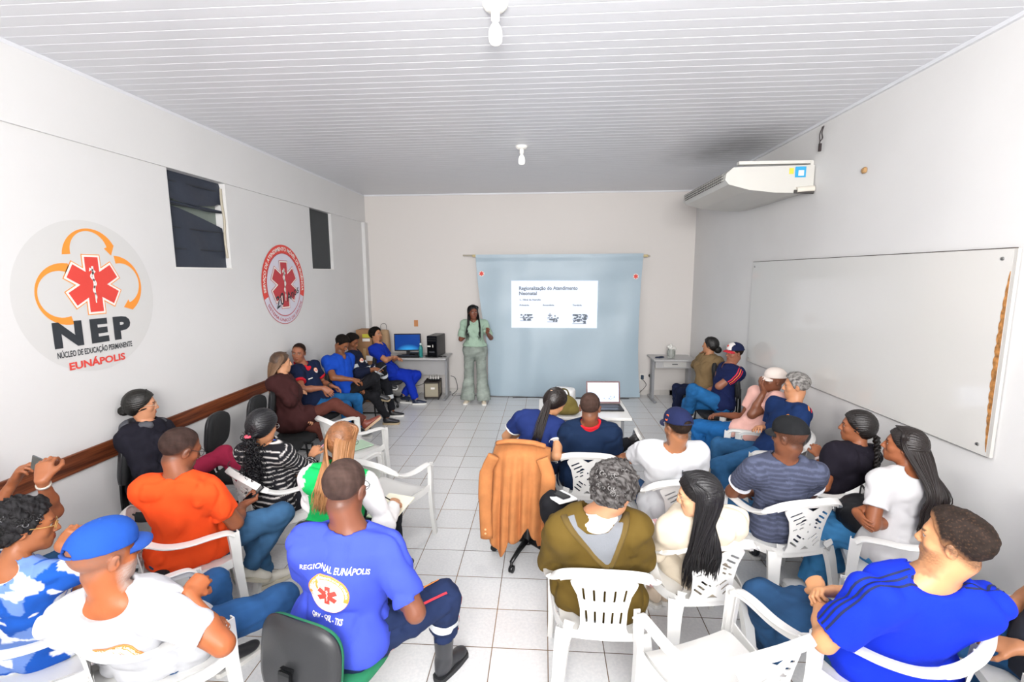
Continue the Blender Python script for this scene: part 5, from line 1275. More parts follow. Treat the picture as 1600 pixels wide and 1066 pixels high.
JE = '#2b4f74'; NAVY = '#1b2544'; BLK = '#17181b'
CF = {
 'man1': dict(yaw=-25, head=(-25, 0, 0), skin='#9a5f3f', haircol='#1a1512', hair='buzz', shirt=dict(col='#b3272b', collar=None), trousers=dict(col=JE), label='person at the far left edge holding a phone up with both hands', near=1, limb=.9,
     hl=dict(d=(.5, .25, .8), n=(.6, .6, -.1), curl=.7), hr=dict(d=(-.35, .3, .8), n=(-.6, .6, -.1), curl=.75)),
 'leaf': dict(yaw=-50, sex='f', head=(-44, 8, -4), skin='#9c5f3c', haircol='#191718', hair='curly', hairt=.012, curlsz=.86, gray=('#77777a', .10), s=1.0, shirt=dict(col='#1c56b4', leaf=('#6f8fd0', '#e9ecf2'), sleeve=.6, scoop=.055, fold=.005), trousers=dict(col='#19191c'), glasses='#c8a15e', label='person in a blue and white leaf print shirt resting chin on one hand', hr=dict(d=(.1, .45, .55), n=(-.3, .5, .5), curl=1.1), near=1),  # grey mixed into the black hair paints its sheen
 'cap': dict(yaw=-40, head=(-20, 4, 0), skin='#a85f38', haircol='#6b625c', hair='none', beard=('#b9b2aa', .75), fade=.5, bulk=1.12, s=1.03, hs=1.10, shirt=dict(col='#cbccd0', sleeve=.72, scoop=.065, g=.016, fold=.006, sy=.04), trousers=dict(col='#285080', denim=1, g=.016), cap=dict(col='#2250a8', tilt=-2), label='man in a bright blue cap and white T-shirt with folded hands', hl=dict(d=(.5, .6, .1), n=(.4, -.4, -.5), curl=.9), hr=dict(d=(-.45, .6, .15), n=(-.4, -.3, -.6), curl=.9), near=1, shoe=dict(col='#2a2a2e')),
 'orange': dict(yaw=-48, head=(-24, 22, 0), skin='#8a5238', haircol='#3a2c28', hair='buzz', fade=.7, bulk=1.18, s=1.06, belly=.05, shirt=dict(col='#f4511f', sleeve=.68, g=.014, fold=.005), trousers=dict(col='#335678', denim=1, g=.014), glasses='#22252c', label='heavy man in an orange T-shirt and jeans looking down at a phone', hr=dict(d=(-.3, .8, .1), n=(-.3, 0, .8), curl=.9), shoe=dict(col='#d8d3c6', sole='#cdc5b2'), near=1, hs=1.12, beard=('#1a1310', .35)),
 'hood': dict(yaw=-72, sex='f', head=(-52, 4, 0), skin='#c48a68', haircol='#15130f', hair='bun', drape=dict(tie=(0, -.105, -.035), r=.034), shirt=dict(name='hoodie', col='#1b1a24', sleeve=1, fore=.95, hood='#55565c', g=.022, fold=.006, skirt=.25), trousers=dict(col='#8c1f3c', g=.016), glasses='#d9c9b4', label='woman in a black hoodie and burgundy trousers sitting against the left wall', near=0),
 'strip': dict(yaw=-35, sex='f', head=(-16, 12, 0), skin='#b87f5c', haircol='#131216', hair='pony', hairt=.02, drape=dict(tie=(0, -.125, -.06), curl=True, back=.15, down=.26, tc='#e2566a'), shirt=dict(col='#1b1b20', stripe=(.040, .16, '#d8d3d0'), sleeve=1, fore=.5, g=.014), trousers=dict(col='#1e1f26'), glasses='#9c9c9c', label='woman in a black and white striped top with a curly black ponytail', near=1, hr=dict(d=(-.2, .6, .5), n=(-.3, .6, .2), curl=.8)),
 'green': dict(yaw=-15, sex='f', head=(-12, 20, 2), skin='#c98f68', haircol='#7d5030', hairtip='#a8794e', hair='long', drape=dict(w=.115, down=.21, back=.125, n=260), bulk=1.12, shirt=dict(name='sweater', col='#16b35c', sleevecol='#e6e4e4', sleeve=1, fore=.9, g=.016, hem=.10), trousers=dict(col='#1d2026'), glasses='#1b1b1d', label='woman with long light brown hair in a green top with white sleeves, writing', near=1, hr=dict(d=(-.45, .75, -.1), n=(-.4, 0, -.9), curl=1.0)),
 'reg': dict(yaw=-18, head=(-6, 14, 0), skin='#7a4a36', haircol='#43342f', hair='buzz', fade=.6, bulk=1.2, s=1.06, hs=1.16, neckw=1.12, shirt=dict(col='#4152c4', sleeve=.78, g=.016, fold=.005, hem=.05), trousers=dict(col='#1f2c4e', g=.022, fold=.007, up=.20), glasses='#20302c', label='broad man in a blue REGIONAL EUNÁPOLIS T-shirt and navy uniform trousers', shoe=dict(col='#35363a', sole='#232427', boot=.25), near=1),
 'brown': dict(yaw=-75, sex='f', head=(-55, 2, 0), skin='#c9926e', haircol='#4a3527', hairtip='#8a6a4e', hair='longside', drape=dict(w=.13, down=.33, back=.13, n=190, front=.05), shirt=dict(name='blazer', col='#3d1f1f', sleeve=1, fore=.95, g=.022, skirt=.30), trousers=dict(col='#5b3129', g=.016), label='woman with long brown hair in a dark brown suit sitting by the left wall', near=0, shoe=dict(col='#7a3a2c', sole='#b99a7c')),
 'navyc': dict(yaw=-100, head=(190, 4, -6), skin='#9a6248', haircol='#241a16', hair='buzz', fade=.8, shirt=dict(col='#141f3c', collar='#c5202f', cuff='#c5202f', cuffw=.02, sleeve=.6, g=.014), trousers=dict(col='#1d5a8e', denim=1), label='man in a navy polo with red collar turning towards the woman in brown', near=0, hr=dict(d=(-.1, .6, -.4), n=(-.6, 0, -.5)), hl=dict(d=(-.3, .6, -.3), n=(.3, 0, -.8))),
 'blue2': dict(yaw=-92, head=(-103, 38, 0), skin='#8a5638', haircol='#191411', hair='crop', beard=('#1a1310', .6), shirt=dict(col='#1446b0', sleeve=.62, vee=.08, g=.014), trousers=dict(col='#1a1a1e'), label='man in a plain blue T-shirt with head bowed over a phone', near=-1, shoe=dict(col='#26262a', sole='#b8a585')),
 'uni': dict(yaw=-88, head=(-95, 30, 0), skin='#8a5638', haircol='#191411', hair='crop', beard=('#1a1310', .6), shirt=dict(name='jacket', col='#161c33', sleeve=1, fore=.8, g=.018), trousers=dict(col='#17181d'), label='person in a dark uniform with white reflective bands reading, behind the blue T-shirt', near=-1, shoe=dict(col='#1b1b1d', sole='#e2e0dc')),
 'scrub': dict(yaw=-88, head=(-105, -8, 0), skin='#b27a58', haircol='#14110f', hair='crop', hairt=.02, beard=('#1a1310', .8, 'goatee'), shirt=dict(col='#0f2fa0', sleeve=.7, vee=.09, g=.018), trousers=dict(col='#0f2fa8', g=.02), label='man in royal blue scrubs with crossed arms beside the computer desk', near=-1, shoe=dict(col='#1c2740', sole='#e6e4df')),
 'pres': dict(yaw=180, sex='f', head=(205, 2, 0), skin='#7a4a38', haircol='#120f0f', hair='long', drape=dict(w=.13, down=.30, back=.02, front=.24, n=140, bx=0), shirt=dict(name='blouse', col='#9db5a2', sleeve=.8, g=.014, vee=.06, collar='#9db5a2', hem=-.06), trousers=dict(name='jeans', col='#929b93', denim=1, g=.03, flare=.055, rise=.1, up=-.03), label='woman presenting on her feet in a mint blouse and wide pale jeans', near=0, shoe=dict(col='#d9cdb8'), hr=dict(d=(.3, .1, .9), n=(-.5, .7, .2), curl=1.5), hl=dict(d=(-.3, .1, .9), n=(.5, .7, .2), curl=1.5)),
 'ctr': dict(yaw=-12, sex='f', head=(-48, 30, 12), skin='#c48d66', haircol='#1d1512', hair='pony', drape=dict(tie=(0, -.09, .07), down=.20, back=.09, ex=.02, w=.035, tc='#c9a58a'), shirt=dict(col='#1c2c62', cuff='#dcd9d4', cuffw=.006, sleeve=.55, g=.016), trousers=dict(col='#1d2a4a'), label='woman in a navy T-shirt leaning towards the laptop with hair tied back', near=0),
 'red': dict(yaw=-2, head=(-12, 8, 0), skin='#8a583e', haircol='#40302a', hair='buzz', fade=.7, bulk=1.1, shirt=dict(col='#10233f', collar='#d8232e', sleeve=.62, g=.016), trousers=dict(col='#17181d'), label='man in a dark navy polo with a bright red collar seated before the laptop', near=0, shoe=dict(col='#1a1a1c')),
 'wcap': dict(yaw=8, head=(22, 6, 0), skin='#a8714f', haircol='#241c17', hair='buzz', fade=.8, beard=('#1a1310', .85), bulk=1.08, shirt=dict(col='#cfd0d3', sleeve=.66, g=.014), trousers=dict(col='#2d4c74', denim=1), cap=dict(col='#1c2346', tilt=2), label='man in a white T-shirt with a back seam and a navy cap, seen from behind', near=1),
 'oliv': dict(yaw=2, head=(-32, 22, 0), skin='#c08a68', haircol='#2a2625', hair='curly', gray=('#8d8a88', .35), bulk=1.14, shirt=dict(name='hooded_jacket', col='#5d4a1c', sleeve=1, fore=.9, g=.030, fold=.006, ff=17, skirt=.1, neck=.03), trousers=dict(col='#17171b', g=.03), label='person with curly grey hair in an olive hooded jacket seen from behind', near=1, shoe=dict(col='#222326')),
 'cream': dict(yaw=22, sex='f', head=(68, 12, 0), skin='#d3a07c', haircol='#141214', hair='long', hairt=.014, drape=dict(w=.085, down=.42, back=.135, n=190, part=.01, cx=-.01), shirt=dict(name='sweater', col='#d3c6b2', sleeve=1, fore=.95, g=.020, fold=.007, ff=18, skirt=.15), trousers=dict(col='#e3b3b3'), glasses='#d2b48a', label='woman with long straight black hair in a cream knit holding a phone', near=1, hl=dict(d=(.2, .7, .45), n=(.6, .3, .4), curl=.8), shoe=dict(col='#d9c6b0')),
 'bcap': dict(yaw=12, head=(34, 6, 0), skin='#7a4c36', haircol='#1a1412', hair='none', fade=.7, shirt=dict(col='#43475a', stripe=(.030, .4, '#545a70'), sleeve=.62, cuff='#c9c9cf', cuffw=.003, g=.014, collar=None), trousers=dict(col='#3d6f9c', denim=1), cap=dict(col='#1b1c1e', tilt=0, full=1), label='man in a black cap and dark grey striped shirt', near=1),
 'braid': dict(yaw=42, sex='f', head=(58, 0, 0), skin='#8f573a', haircol='#17110f', hair='braid', drape=dict(down=.26, back=.15, ex=.0), shirt=dict(col='#1a1620', sleeve=.6, g=.014), trousers=dict(col='#1a1c22'), label='woman in a black T-shirt with a long black braid', near=1),
 'white': dict(yaw=68, sex='f', head=(50, -4, 0), skin='#95593a', haircol='#1b1311', hair='long', drape=dict(w=.09, down=.30, back=.14, n=170), shirt=dict(col='#d0cecf', sleeve=.62, g=.014, scoop=.04), trousers=dict(col='#3f7fb2', denim=1, g=.026, flare=.02), label='woman in a white T-shirt and light jeans with long black hair', near=1, hl=dict(d=(.7, .5, 0), n=(0, -1, -.2), curl=.5), hr=dict(d=(-.9, -.35, -.3), n=(0, -1, 0), curl=.25), shoe=dict(col='#e6e4e2', sole='#efefec')),
 'royal': dict(yaw=48, head=(38, 0, 0), skin='#cf9468', haircol='#2a221e', hair='crop', hairt=.008, fade=.85, beard=('#3a2a20', .55), bulk=1.2, s=1.08, hs=1.04, belly=.03, shirt=dict(col='#1030c8', sleeve=.78, g=.018, fold=.007, ff=17, scoop=.03), trousers=dict(col='#27496e', denim=1, g=.018), label='bearded man in a royal blue T-shirt with folded hands at the lower right', near=1, hl=dict(d=(.7, .5, .2), n=(.2, -.5, -.6), curl=.9), hr=dict(d=(-.7, .5, .1), n=(-.3, -.5, -.6), curl=.9), shoe=dict(col='#dcd8d6', sole='#e9c03c')),
 'gray': dict(yaw=80, head=(64, 4, 0), skin='#c08763', haircol='#5d5a58', hair='crop', gray=('#aaa6a2', .7), shirt=dict(col='#152c58', sleeve=.62, g=.016), trousers=dict(col='#2a567f', denim=1, g=.016), label='grey-haired man in a navy shirt with two small shoulder stripes', near=0, bulk=1.05),
 'pink': dict(yaw=75, head=(82, -6, 0), skin='#7a4a34', haircol='#241a16', hair='none', shirt=dict(col='#e5b3a8', sleeve=.6, g=.014), trousers=dict(col='#1c5c98', denim=1, g=.016), cap=dict(col='#d8ccc4', tilt=-6), label='man in a pink T-shirt and pale cap with a hand over his face', near=0, hl=dict(d=(0, .35, .9), n=(.25, -.9, .2), curl=.35, spread=.16), shoe=dict(col='#c9c0ae')),
 'rc': dict(yaw=85, head=(100, 2, 0), skin='#94604a', haircol='#241a16', hair='buzz', shirt=dict(col='#151f48', sleeve=.66, g=.016, vee=.06), trousers=dict(col='#23629a', denim=1, g=.018), cap=dict(col='#1b2345', front='#e0dbd8', brim='#b9202f', tilt=2), label='man in a navy and red cap with orange sleeve stripes, arms crossed', near=0, hl=dict(d=(.8, .2, 0), n=(0, -1, 0), curl=.3)),
 'brn': dict(yaw=65, sex='f', head=(58, 0, 0), skin='#b07a58', haircol='#131110', hair='bun', drape=dict(tie=(0, -.11, -.06), r=.045), shirt=dict(name='jacket', col='#7d6748', sleeve=1, fore=.95, g=.022, skirt=.2), trousers=dict(col='#141c38'), label='person in a tan jacket by the right wall with hands raised to the face', near=0, hl=dict(d=(.1, .1, .9), n=(0, 1, 0), curl=1.2)),
 'edge': dict(yaw=75, head=(80, 0, 0), skin='#a8714f', haircol='#241c17', hair='buzz', shirt=dict(col='#2c2f38'), trousers=dict(col='#1f4a74', denim=1, g=.02), label='person at the right edge of whom only jeans show', near=0),
}
ONLY = globals().get('ONLY_PEOPLE')
INF = {}
for k_, c_ in CF.items():
    if ONLY is not None and k_ not in ONLY: continue
    INF[k_] = person(k_, c_)
def inf(k): return INF.get(k)

# prints and trims on the clothes
i_ = inf('reg')
if i_:
    tx, ty, tz = i_['Tt'].T; c0 = i_['PE']+tz*.30; wht = crm
    v, f = text2d('REGIONAL EUNÁPOLIS', .040, .0006, shear=.15); v[:, 0] *= .30/np.ptp(v[:, 0]); 
    decal(i_, 'lettering', v+V(-.01, 0), f, wht, i_['PE']+tz*.405, tx, tz, -ty, .004)
    badge(i_, i_['PE']+tz*.295-tx*.03, .095, tx, tz, -ty, org, 'SERVIÇO DE ATENDIMENTO MÓVEL DE URGÊNCIA')
    v, f = text2d('QRV - QSL - TKS', .03, .001); v[:, 0] *= .15/np.ptp(v[:, 0]); decal(i_, 'lettering', v+V(-.03, 0), f, wht, i_['PE']+tz*.155, tx, tz, -ty, .004)
i_ = inf('cap')
if i_:
    tx, ty, tz = i_['Tt'].T; badge(i_, i_['PE']+tz*.285-tx*.02, .100, tx, tz, -ty, org, 'ATENDIMENTO MÓVEL DE URGÊNCIA')
def stripes_along(i, side, cols, w=.008, gap=.010, t0=-.25, t1=.62, up=None):
    """trim stripes running from the neck along the sleeve"""
    J = i['J']; a = J['sl' if side < 0 else 'sr']; b = J['el' if side < 0 else 'er']; N0 = i['NE']; d = nrm(b-a); tz = i['Tt'][:, 2]
    for k, (cc, off) in enumerate(cols):
        n = 22; vs = []
        for q in range(n+1):
            t = q/n
            if t < .4: p = N0+(a-N0)*(.35+.65*t/.4); out = nrm(tz)
            else: s_ = (t-.4)/.6; p = a+(b-a)*t1*s_; out = nrm(tz*(1-s_)*.9+(a-N0)/np.linalg.norm(a-N0)*(.25+.9*s_)+(up if up is not None else V(0, 0, 0)))
            dr = nrm((a-N0)*(1-min(1, t))+d*min(1, t)); sd = nrm(np.cross(dr, out))
            for o_ in (off-w/2, off+w/2):
                pp = p+sd*o_; h = i['bvh'].ray_cast(Vector(pp+out*.2), Vector(-out), .3); vs.append((np.array(h[0])+out*.003) if h[0] is not None else pp+out*.06)
        vs = np.array(vs); fs = [(2*q, 2*q+1, 2*q+3, 2*q+2) for q in range(n)]
        mesh('sleeve_stripe', vs-i['base'], fs, mat('stripe_'+cc[1:], cc, .8), i['shirt'], True)
if inf('rc'):
    stripes_along(inf('rc'), -1, [('#c7253c', -.026), ('#ef6a2c', 0), ('#c7253c', .026)], .013, up=V(0, -.5, 0))
    i_ = inf('rc'); badge(i_, i_['PE']+i_['Tt']@V(.07, 0, .36), .035, i_['Tt'][:, 0]*-1, i_['Tt'][:, 2], i_['Tt'][:, 1], org)
if inf('royal'):
    for s_ in (-1, 1): stripes_along(inf('royal'), s_, [('#14204a', -.024), ('#14204a', 0), ('#14204a', .024)], .009, up=V(0, 0, .3))
if inf('gray'):
    i_ = inf('gray'); J = i_['J']; tx, ty, tz = i_['Tt'].T
    for cc, o_ in (('#c7253c', .0), ('#ef8a3c', .03)): decal(i_, 'shoulder_stripe', [(-.008+o_, -.03), (.008+o_, -.03), (.008+o_, .0), (.008+o_, .03), (-.008+o_, .03), (-.008+o_, 0)], [(0, 1, 2, 5), (5, 2, 3, 4)], mat('stripe_'+cc[1:], cc, .8), J['sl']+tz*.03-tx*.0-ty*.04, ty, -tx*.4+tz*.0+nrm(J['el']-J['sl'])*.8, nrm(-tx*.7+tz*.6), .004)
    badge(i_, i_['PE']+i_['Tt']@V(-.075, 0, .35), .042, -tx, tz, nrm(ty*.8-tx*.6), org)
if inf('navyc'):
    i_ = inf('navyc'); tx, ty, tz = i_['Tt'].T; badge(i_, i_['PE']+i_['Tt']@V(-.08, 0, .38), .035, -tx, tz, ty, org)
    decal(i_, 'name_tag', [(-.03, -.006), (0, -.006), (.03, -.006), (.03, .006), (0, .006), (-.03, .006)], [(0, 1, 4, 5), (1, 2, 3, 4)], crm, i_['PE']+i_['Tt']@V(.06, 0, .30), -tx, tz, ty, .004)
if inf('wcap'):
    i_ = inf('wcap'); tx, ty, tz = i_['Tt'].T
    decal(i_, 'back_seam', [(-.004, y) for y in np.linspace(-.09, .09, 10)]+[(.004, y) for y in np.linspace(.09, -.09, 10)], [(k, k+1, 18-k, 19-k) for k in range(9)], mat('seam_dark', '#4b4f5c', .8), i_['PE']+tz*.33+tx*.045, tx, tz, -ty, .003)
    O, Rc, hs = i_['capf']; v, f = fill2d(circle(.007, 12)); decal(i_, 'clasp', v, f, mat('brass', '#b89a5a', .3, metal=.8), O+Rc@V(.0, -.09, .02), Rc[:, 0], Rc[:, 2], -Rc[:, 1], .010, 'capbvh', i_['cap'])
    decal(i_, 'cap_patch', [(-.012, -.02), (.012, -.02), (.014, .02), (-.010, .022)], [(0, 1, 2, 3)], mat('stripe_ef6a2c', '#ef6a2c', .8), O+Rc@V(-.08, .02, .04), -Rc[:, 1], Rc[:, 2], -Rc[:, 0], .002, 'capbvh', i_['cap'])
if inf('rc'):
    i_ = inf('rc'); O, Rc, hs = i_['capf']; v, f = fill2d(star_outline(.018, .005)); decal(i_, 'cap_badge', v, f, red, O+Rc@V(.0, .09, .055), -Rc[:, 0], Rc[:, 2], nrm(Rc[:, 1]+Rc[:, 2]*.3), .003, 'capbvh', i_['cap'])
refl = mat('reflective', '#d5d9dd', .4)
def leg_band(i, a, b, t, w, m, r=.074, name='reflective_band'):
    J = i['J']; d = nrm(J[b]-J[a]); p = J[a]+(J[b]-J[a])*t; R_ = frame(d, V(d[1], -d[0], .1)); vs = []; fs = []; n = 36
    for k in range(n):
        g = 2*math.pi*k/n; o = R_@V(math.cos(g), math.sin(g), 0)
        for zz in (-w/2, w/2):
            c = p+d*zz; h = i['tbvh'].ray_cast(Vector(c+o*.16), Vector(-o), .16); vs.append((np.array(h[0])+o*.004) if h[0] is not None else c+o*r)
    for k in range(n): j = (k+1) % n; fs.append((2*k, 2*j, 2*j+1, 2*k+1))
    mesh(name, np.array(vs)-i['base'], fs, m, i['trousers'], True)
def leg_strip(i, a, b, t0, t1, ang, w, m, name='piping'):
    J = i['J']; d = nrm(J[b]-J[a]); R_ = frame(d, V(0, 0, 1) if abs(d[2]) < .8 else i['fwd']); vs = []; fs = []; n = 12
    for k in range(n+1):
        p = J[a]+(J[b]-J[a])*(t0+(t1-t0)*k/n); g = math.radians(ang); o = R_@V(math.cos(g), math.sin(g), 0); sd = np.cross(d, o)
        for q in (-w/2, w/2):
            c = p+sd*q; h = i['tbvh'].ray_cast(Vector(c+o*.2), Vector(-o), .2); vs.append((np.array(h[0])+o*.004) if h[0] is not None else c+o*.08)
    for k in range(n): fs.append((2*k, 2*k+2, 2*k+3, 2*k+1))
    mesh(name, np.array(vs)-i['base'], fs, m, i['trousers'], True)
pr_red = mat('piping_red', '#e03040', .7); pr_org = mat('piping_orange', '#f0923c', .7)
if inf('reg'):
    i_ = inf('reg'); leg_band(i_, 'kr', 'ar', .32, .05, refl); leg_band(i_, 'kl', 'al', .32, .05, refl)
    for q in (-60, 0, 60): leg_strip(i_, 'hr', 'kr', .70, 1.0, q-20, .012, pr_org if q == 0 else pr_red)
    leg_strip(i_, 'kr', 'ar', .0, .55, 60, .012, pr_red); leg_strip(i_, 'kr', 'ar', .0, .55, -70, .012, pr_red)
    leg_strip(i_, 'hr', 'kr', .05, .35, 150, .014, pr_red)
if inf('uni'):
    i_ = inf('uni'); leg_band(i_, 'kr', 'ar', .45, .06, refl); leg_band(i_, 'kl', 'al', .45, .06, refl); leg_band(i_, 'hr', 'kr', .8, .05, refl)
    for a, b in (('sl', 'el'), ('sr', 'er')):
        J = i_['J']; d = nrm(J[b]-J[a]); p = J[a]+(J[b]-J[a])*.62; m_ = MB().lathe([(.06, -.025), (.081, -.025), (.081, .025), (.06, .025)], R=frame(d, V(d[1], -d[0], .1)), n=28)
        mesh('reflective_band', np.array(m_.v)+p-i_['base'], m_.f, refl, i_['shirt'], True)
    tx, ty, tz = i_['Tt'].T; decal(i_, 'reflective_band', [(x, y) for x in np.linspace(-.15, .15, 9) for y in (-.022, .022)], [(2*k, 2*k+2, 2*k+3, 2*k+1) for k in range(8)], refl, i_['PE']+tz*.22, -tx, tz, ty, .004)
    badge(i_, i_['PE']+i_['Tt']@V(.08, 0, .36), .035, -tx, tz, ty, org)
if inf('oliv'):   # the fallen-back hood shows its grey lining over the shoulders
    i_ = inf('oliv'); tx, ty, tz = i_['Tt'].T
    ol_ = [(-.145, .155), (-.105, .165), (-.09, .12), (-.05, .085), (0, .075), (.05, .085), (.085, .12), (.10, .165), (.135, .145), (.06, -.07), (.045, -.085), (.02, -.08)]
    v, f = fill2d(ol_, step=.02); decal(i_, 'hood_lining', v, f, mat('lining_grey', '#74777c', .9, bump=.4, bscale=200), i_['PE']+tz*.37, tx, tz, nrm(-ty+tz*.35), .006)
    for L_ in ([(-.155, .16), (-.075, .05), (.02, -.08), (.05, -.10)], [(.15, .15), (.10, .03), (.065, -.07), (.05, -.10)]):
        pts = []
        for x, y in [(p[0], p[1]) for p in spline([(a, b, 0) for a, b in L_], 5)]:
            N_ = nrm(-ty+tz*.35); p = i_['PE']+tz*.37+tx*x+tz*y; h = i_['bvh'].ray_cast(Vector(p+N_*.3), Vector(-N_), .6); pts.append((np.array(h[0]) if h[0] is not None else p)-i_['base'])
        MB().tube(pts, .020, 8, flat=.5).build('hood_edge', mat('olive_cloth', '#5d4a1c', .9, bump=.4, bscale=300), i_['shirt'], True)
    nd = nrm(i_['HE']-i_['NE']); nb = i_['NE']
    v, q = solid([ell(nb+tz*.005-ty*.045, (.112, .075, .052), i_['Tt'], .02)], .006, [lambda F, X, Y, Z: smax(F, -pdist(cone(nb-nd*.12-ty*.0, nb+nd*.16, .058, .060), X, Y, Z), .006), lambda F, X, Y, Z: smax(F, -pdist(ell(nb+tz*.045+ty*.03, (.085, .085, .05), i_['Tt']), X, Y, Z), .006)], fold_disp(5, .002, 60))
    mesh('inner_collar', v-i_['base'], q, mat('collar_cream', '#e6d8cd', .9, bump=.4, bscale=200), i_['shirt'], True)
if inf('cream'):
    i_ = inf('cream')
    for kk in range(12): leg_strip(i_, 'hl', 'kl', .35, 1.0, -150+kk*28, .008, mat('stripe_white', '#f3eaea', .9), 'stripe')
# bracelets and watches
def wristlet(k, side, col, name='bracelet', r=.031, w=.006, label=None, back=.03):
    i = inf(k)
    if not i: return
    J = i['J']; a, b = ('el', 'wl') if side < 0 else ('er', 'wr'); d = nrm(J[b]-J[a]); p = J[b]-d*back
    m_ = MB().lathe([(r-.004, -w), (r, -w), (r, w), (r-.004, w)], R=frame(d, V(d[1], -d[0], .2)), n=24); mesh(name, np.array(m_.v)+p-i['base'], m_.f, mat('band_'+col[1:], col, .35, metal=.4), i['root'], True)
wristlet('man1', 1, '#c9c4b8'); wristlet('cap', -1, '#c3c6d2', 'watch', .034, .012); wristlet('navyc', -1, '#54463a', 'watch', .034, .010); wristlet('braid', -1, '#d8c3be', 'watch', .032, .010); wristlet('rc', 1, '#3a3230', 'watch', .034, .01); wristlet('ctr', -1, '#22242a', 'watch', .032, .008)
if inf('strip'):
    i_ = inf('strip'); tx, ty, tz = i_['Tt'].T; N_ = nrm(-ty*.4+tz*.9)
    pts = []
    for t in np.linspace(-1, 1, 15):
        p = i_['NE']+tx*.072*t-ty*(.02*(1-t*t))-tz*(.0); o_ = nrm(tz+tx*t*.4-ty*.3); h = i_['bvh'].ray_cast(Vector(p+o_*.2), Vector(-o_), .3); pts.append((np.array(h[0])+o_*.003 if h[0] is not None else p)-i_['base'])
    MB().tube(pts, .010, 6, flat=.25).build('lanyard', mat('lanyard_blue', '#1c57c9', .6), i_['root'], True)

# ------------------------------------------------------------------ chairs
cs = monobloc('slots', label='x', cat='chair'); cl = monobloc('lattice', label='x', cat='chair')
def seat_of(k, back=.0):
    if k == 'ctr': return -.12, 3.52, -8
    back -= {'oliv': .04, 'cap': .03, 'royal': .03, 'orange': .03}.get(k, 0)
    p = POSE[k]; y = CF[k]['yaw']; f = rotz(y)@V(0, 1, 0); return p[0][0]+f[0]*back, p[0][1]+f[1]*back, y
G1 = 'white plastic armchairs'
for k_, pr, lb, adj in [('leaf', cs, 'white slotted armchair under the person in the leaf print shirt', {}), ('cap', cl, 'white plastic armchair under the man in the blue cap', {}),
   ('orange', cl, 'white lattice-back armchair under the man in orange', {}), ('strip', cl, 'white lattice-back armchair under the woman in stripes', {}),
   ('red', cl, 'white lattice-back armchair under the man with the red collar', {}), ('oliv', cs, 'white slotted armchair under the person in the olive jacket', dict(yaw=-4)),
   ('cream', cl, 'white lattice-back armchair under the woman in cream knit', dict(yaw=-14)), ('wcap', cl, 'white lattice-back armchair under the man in white T-shirt and navy cap', {}),
   ('bcap', cl, 'white lattice-back armchair under the man in the black cap', {}), ('braid', cs, 'white slotted armchair under the woman with the braid', {}),
   ('white', cl, 'white plastic armchair under the woman in white T-shirt and jeans', {}), ('royal', cl, 'white lattice-back armchair under the man in royal blue', {}),
   ('gray', cs, 'white plastic armchair under the grey-haired man', {}), ('pink', cs, 'white plastic armchair under the man in pink', {}), ('edge', cs, 'white plastic armchair cut by the right edge of the picture', {})]:
    x, y, r = seat_of(k_); put_chair(pr, x, y, r+adj.get('yaw', 0), lb, G1)
put_chair(cs, -1.97, 4.60, -38, 'empty white armchair with a pale green folder on its seat', G1)
put_chair(cl, -1.27, 3.62, -22, 'empty white armchair to the right of the woman in green', G1)
put_chair(cl, .78, 1.93, 22, 'empty white armchair in the foreground at lower right', G1)
oc_star = office_chair('star', label='x', cat='chair'); oc_sled = office_chair('sled', label='x', cat='chair', backz=.80, bw=.36, bh=.34)
G2 = 'black office chairs'
for k_, pr, lb, bk_ in [('ctr', oc_star, 'black swivel chair under the leaning woman, a tan jacket over its back', .05),
   ('hood', oc_sled, 'black office chair under the woman in the black hoodie', .06), ('brown', oc_sled, 'black office chair under the woman in brown', .06), ('navyc', oc_sled, 'black office chair under the man in the navy polo on the left', .06), ('blue2', oc_star, 'black office chair under the man in the plain blue T-shirt', .06),
   ('uni', oc_sled, 'black office chair under the person in the dark uniform', .06), ('scrub', oc_star, 'black office chair under the man in scrubs', .06), ('rc', oc_sled, 'black office chair under the man in the navy and red cap', .06), ('brn', oc_sled, 'black office chair under the person in the tan jacket', .06)]:
    x, y, r = seat_of(k_, bk_); put_chair(pr, x, y, r, lb, G2)
put_chair(oc_sled, -2.75, 4.02, -82, 'empty black chair by the left wall, the nearer of two', G2); put_chair(oc_sled, -2.75, 4.62, -82, 'empty black chair by the left wall, the farther of two', G2)
x, y, r = seat_of('reg', -.07); t = office_chair('star', padcol='#1f7a52', shell='#2b2c2e', label='office chair with green padding under the broad man in blue', cat='chair', backz=.57, bw=.43, bh=.36); t.location = (x, y, 0); t.rotation_euler = (0, 0, math.radians(r)); 
x, y, r = seat_of('green', .05); t = office_chair('star', label='low-backed black office chair under the woman in green', cat='chair', backz=.58, bw=.38, bh=.20); t.location = (x, y, 0); t.rotation_euler = (0, 0, math.radians(r))

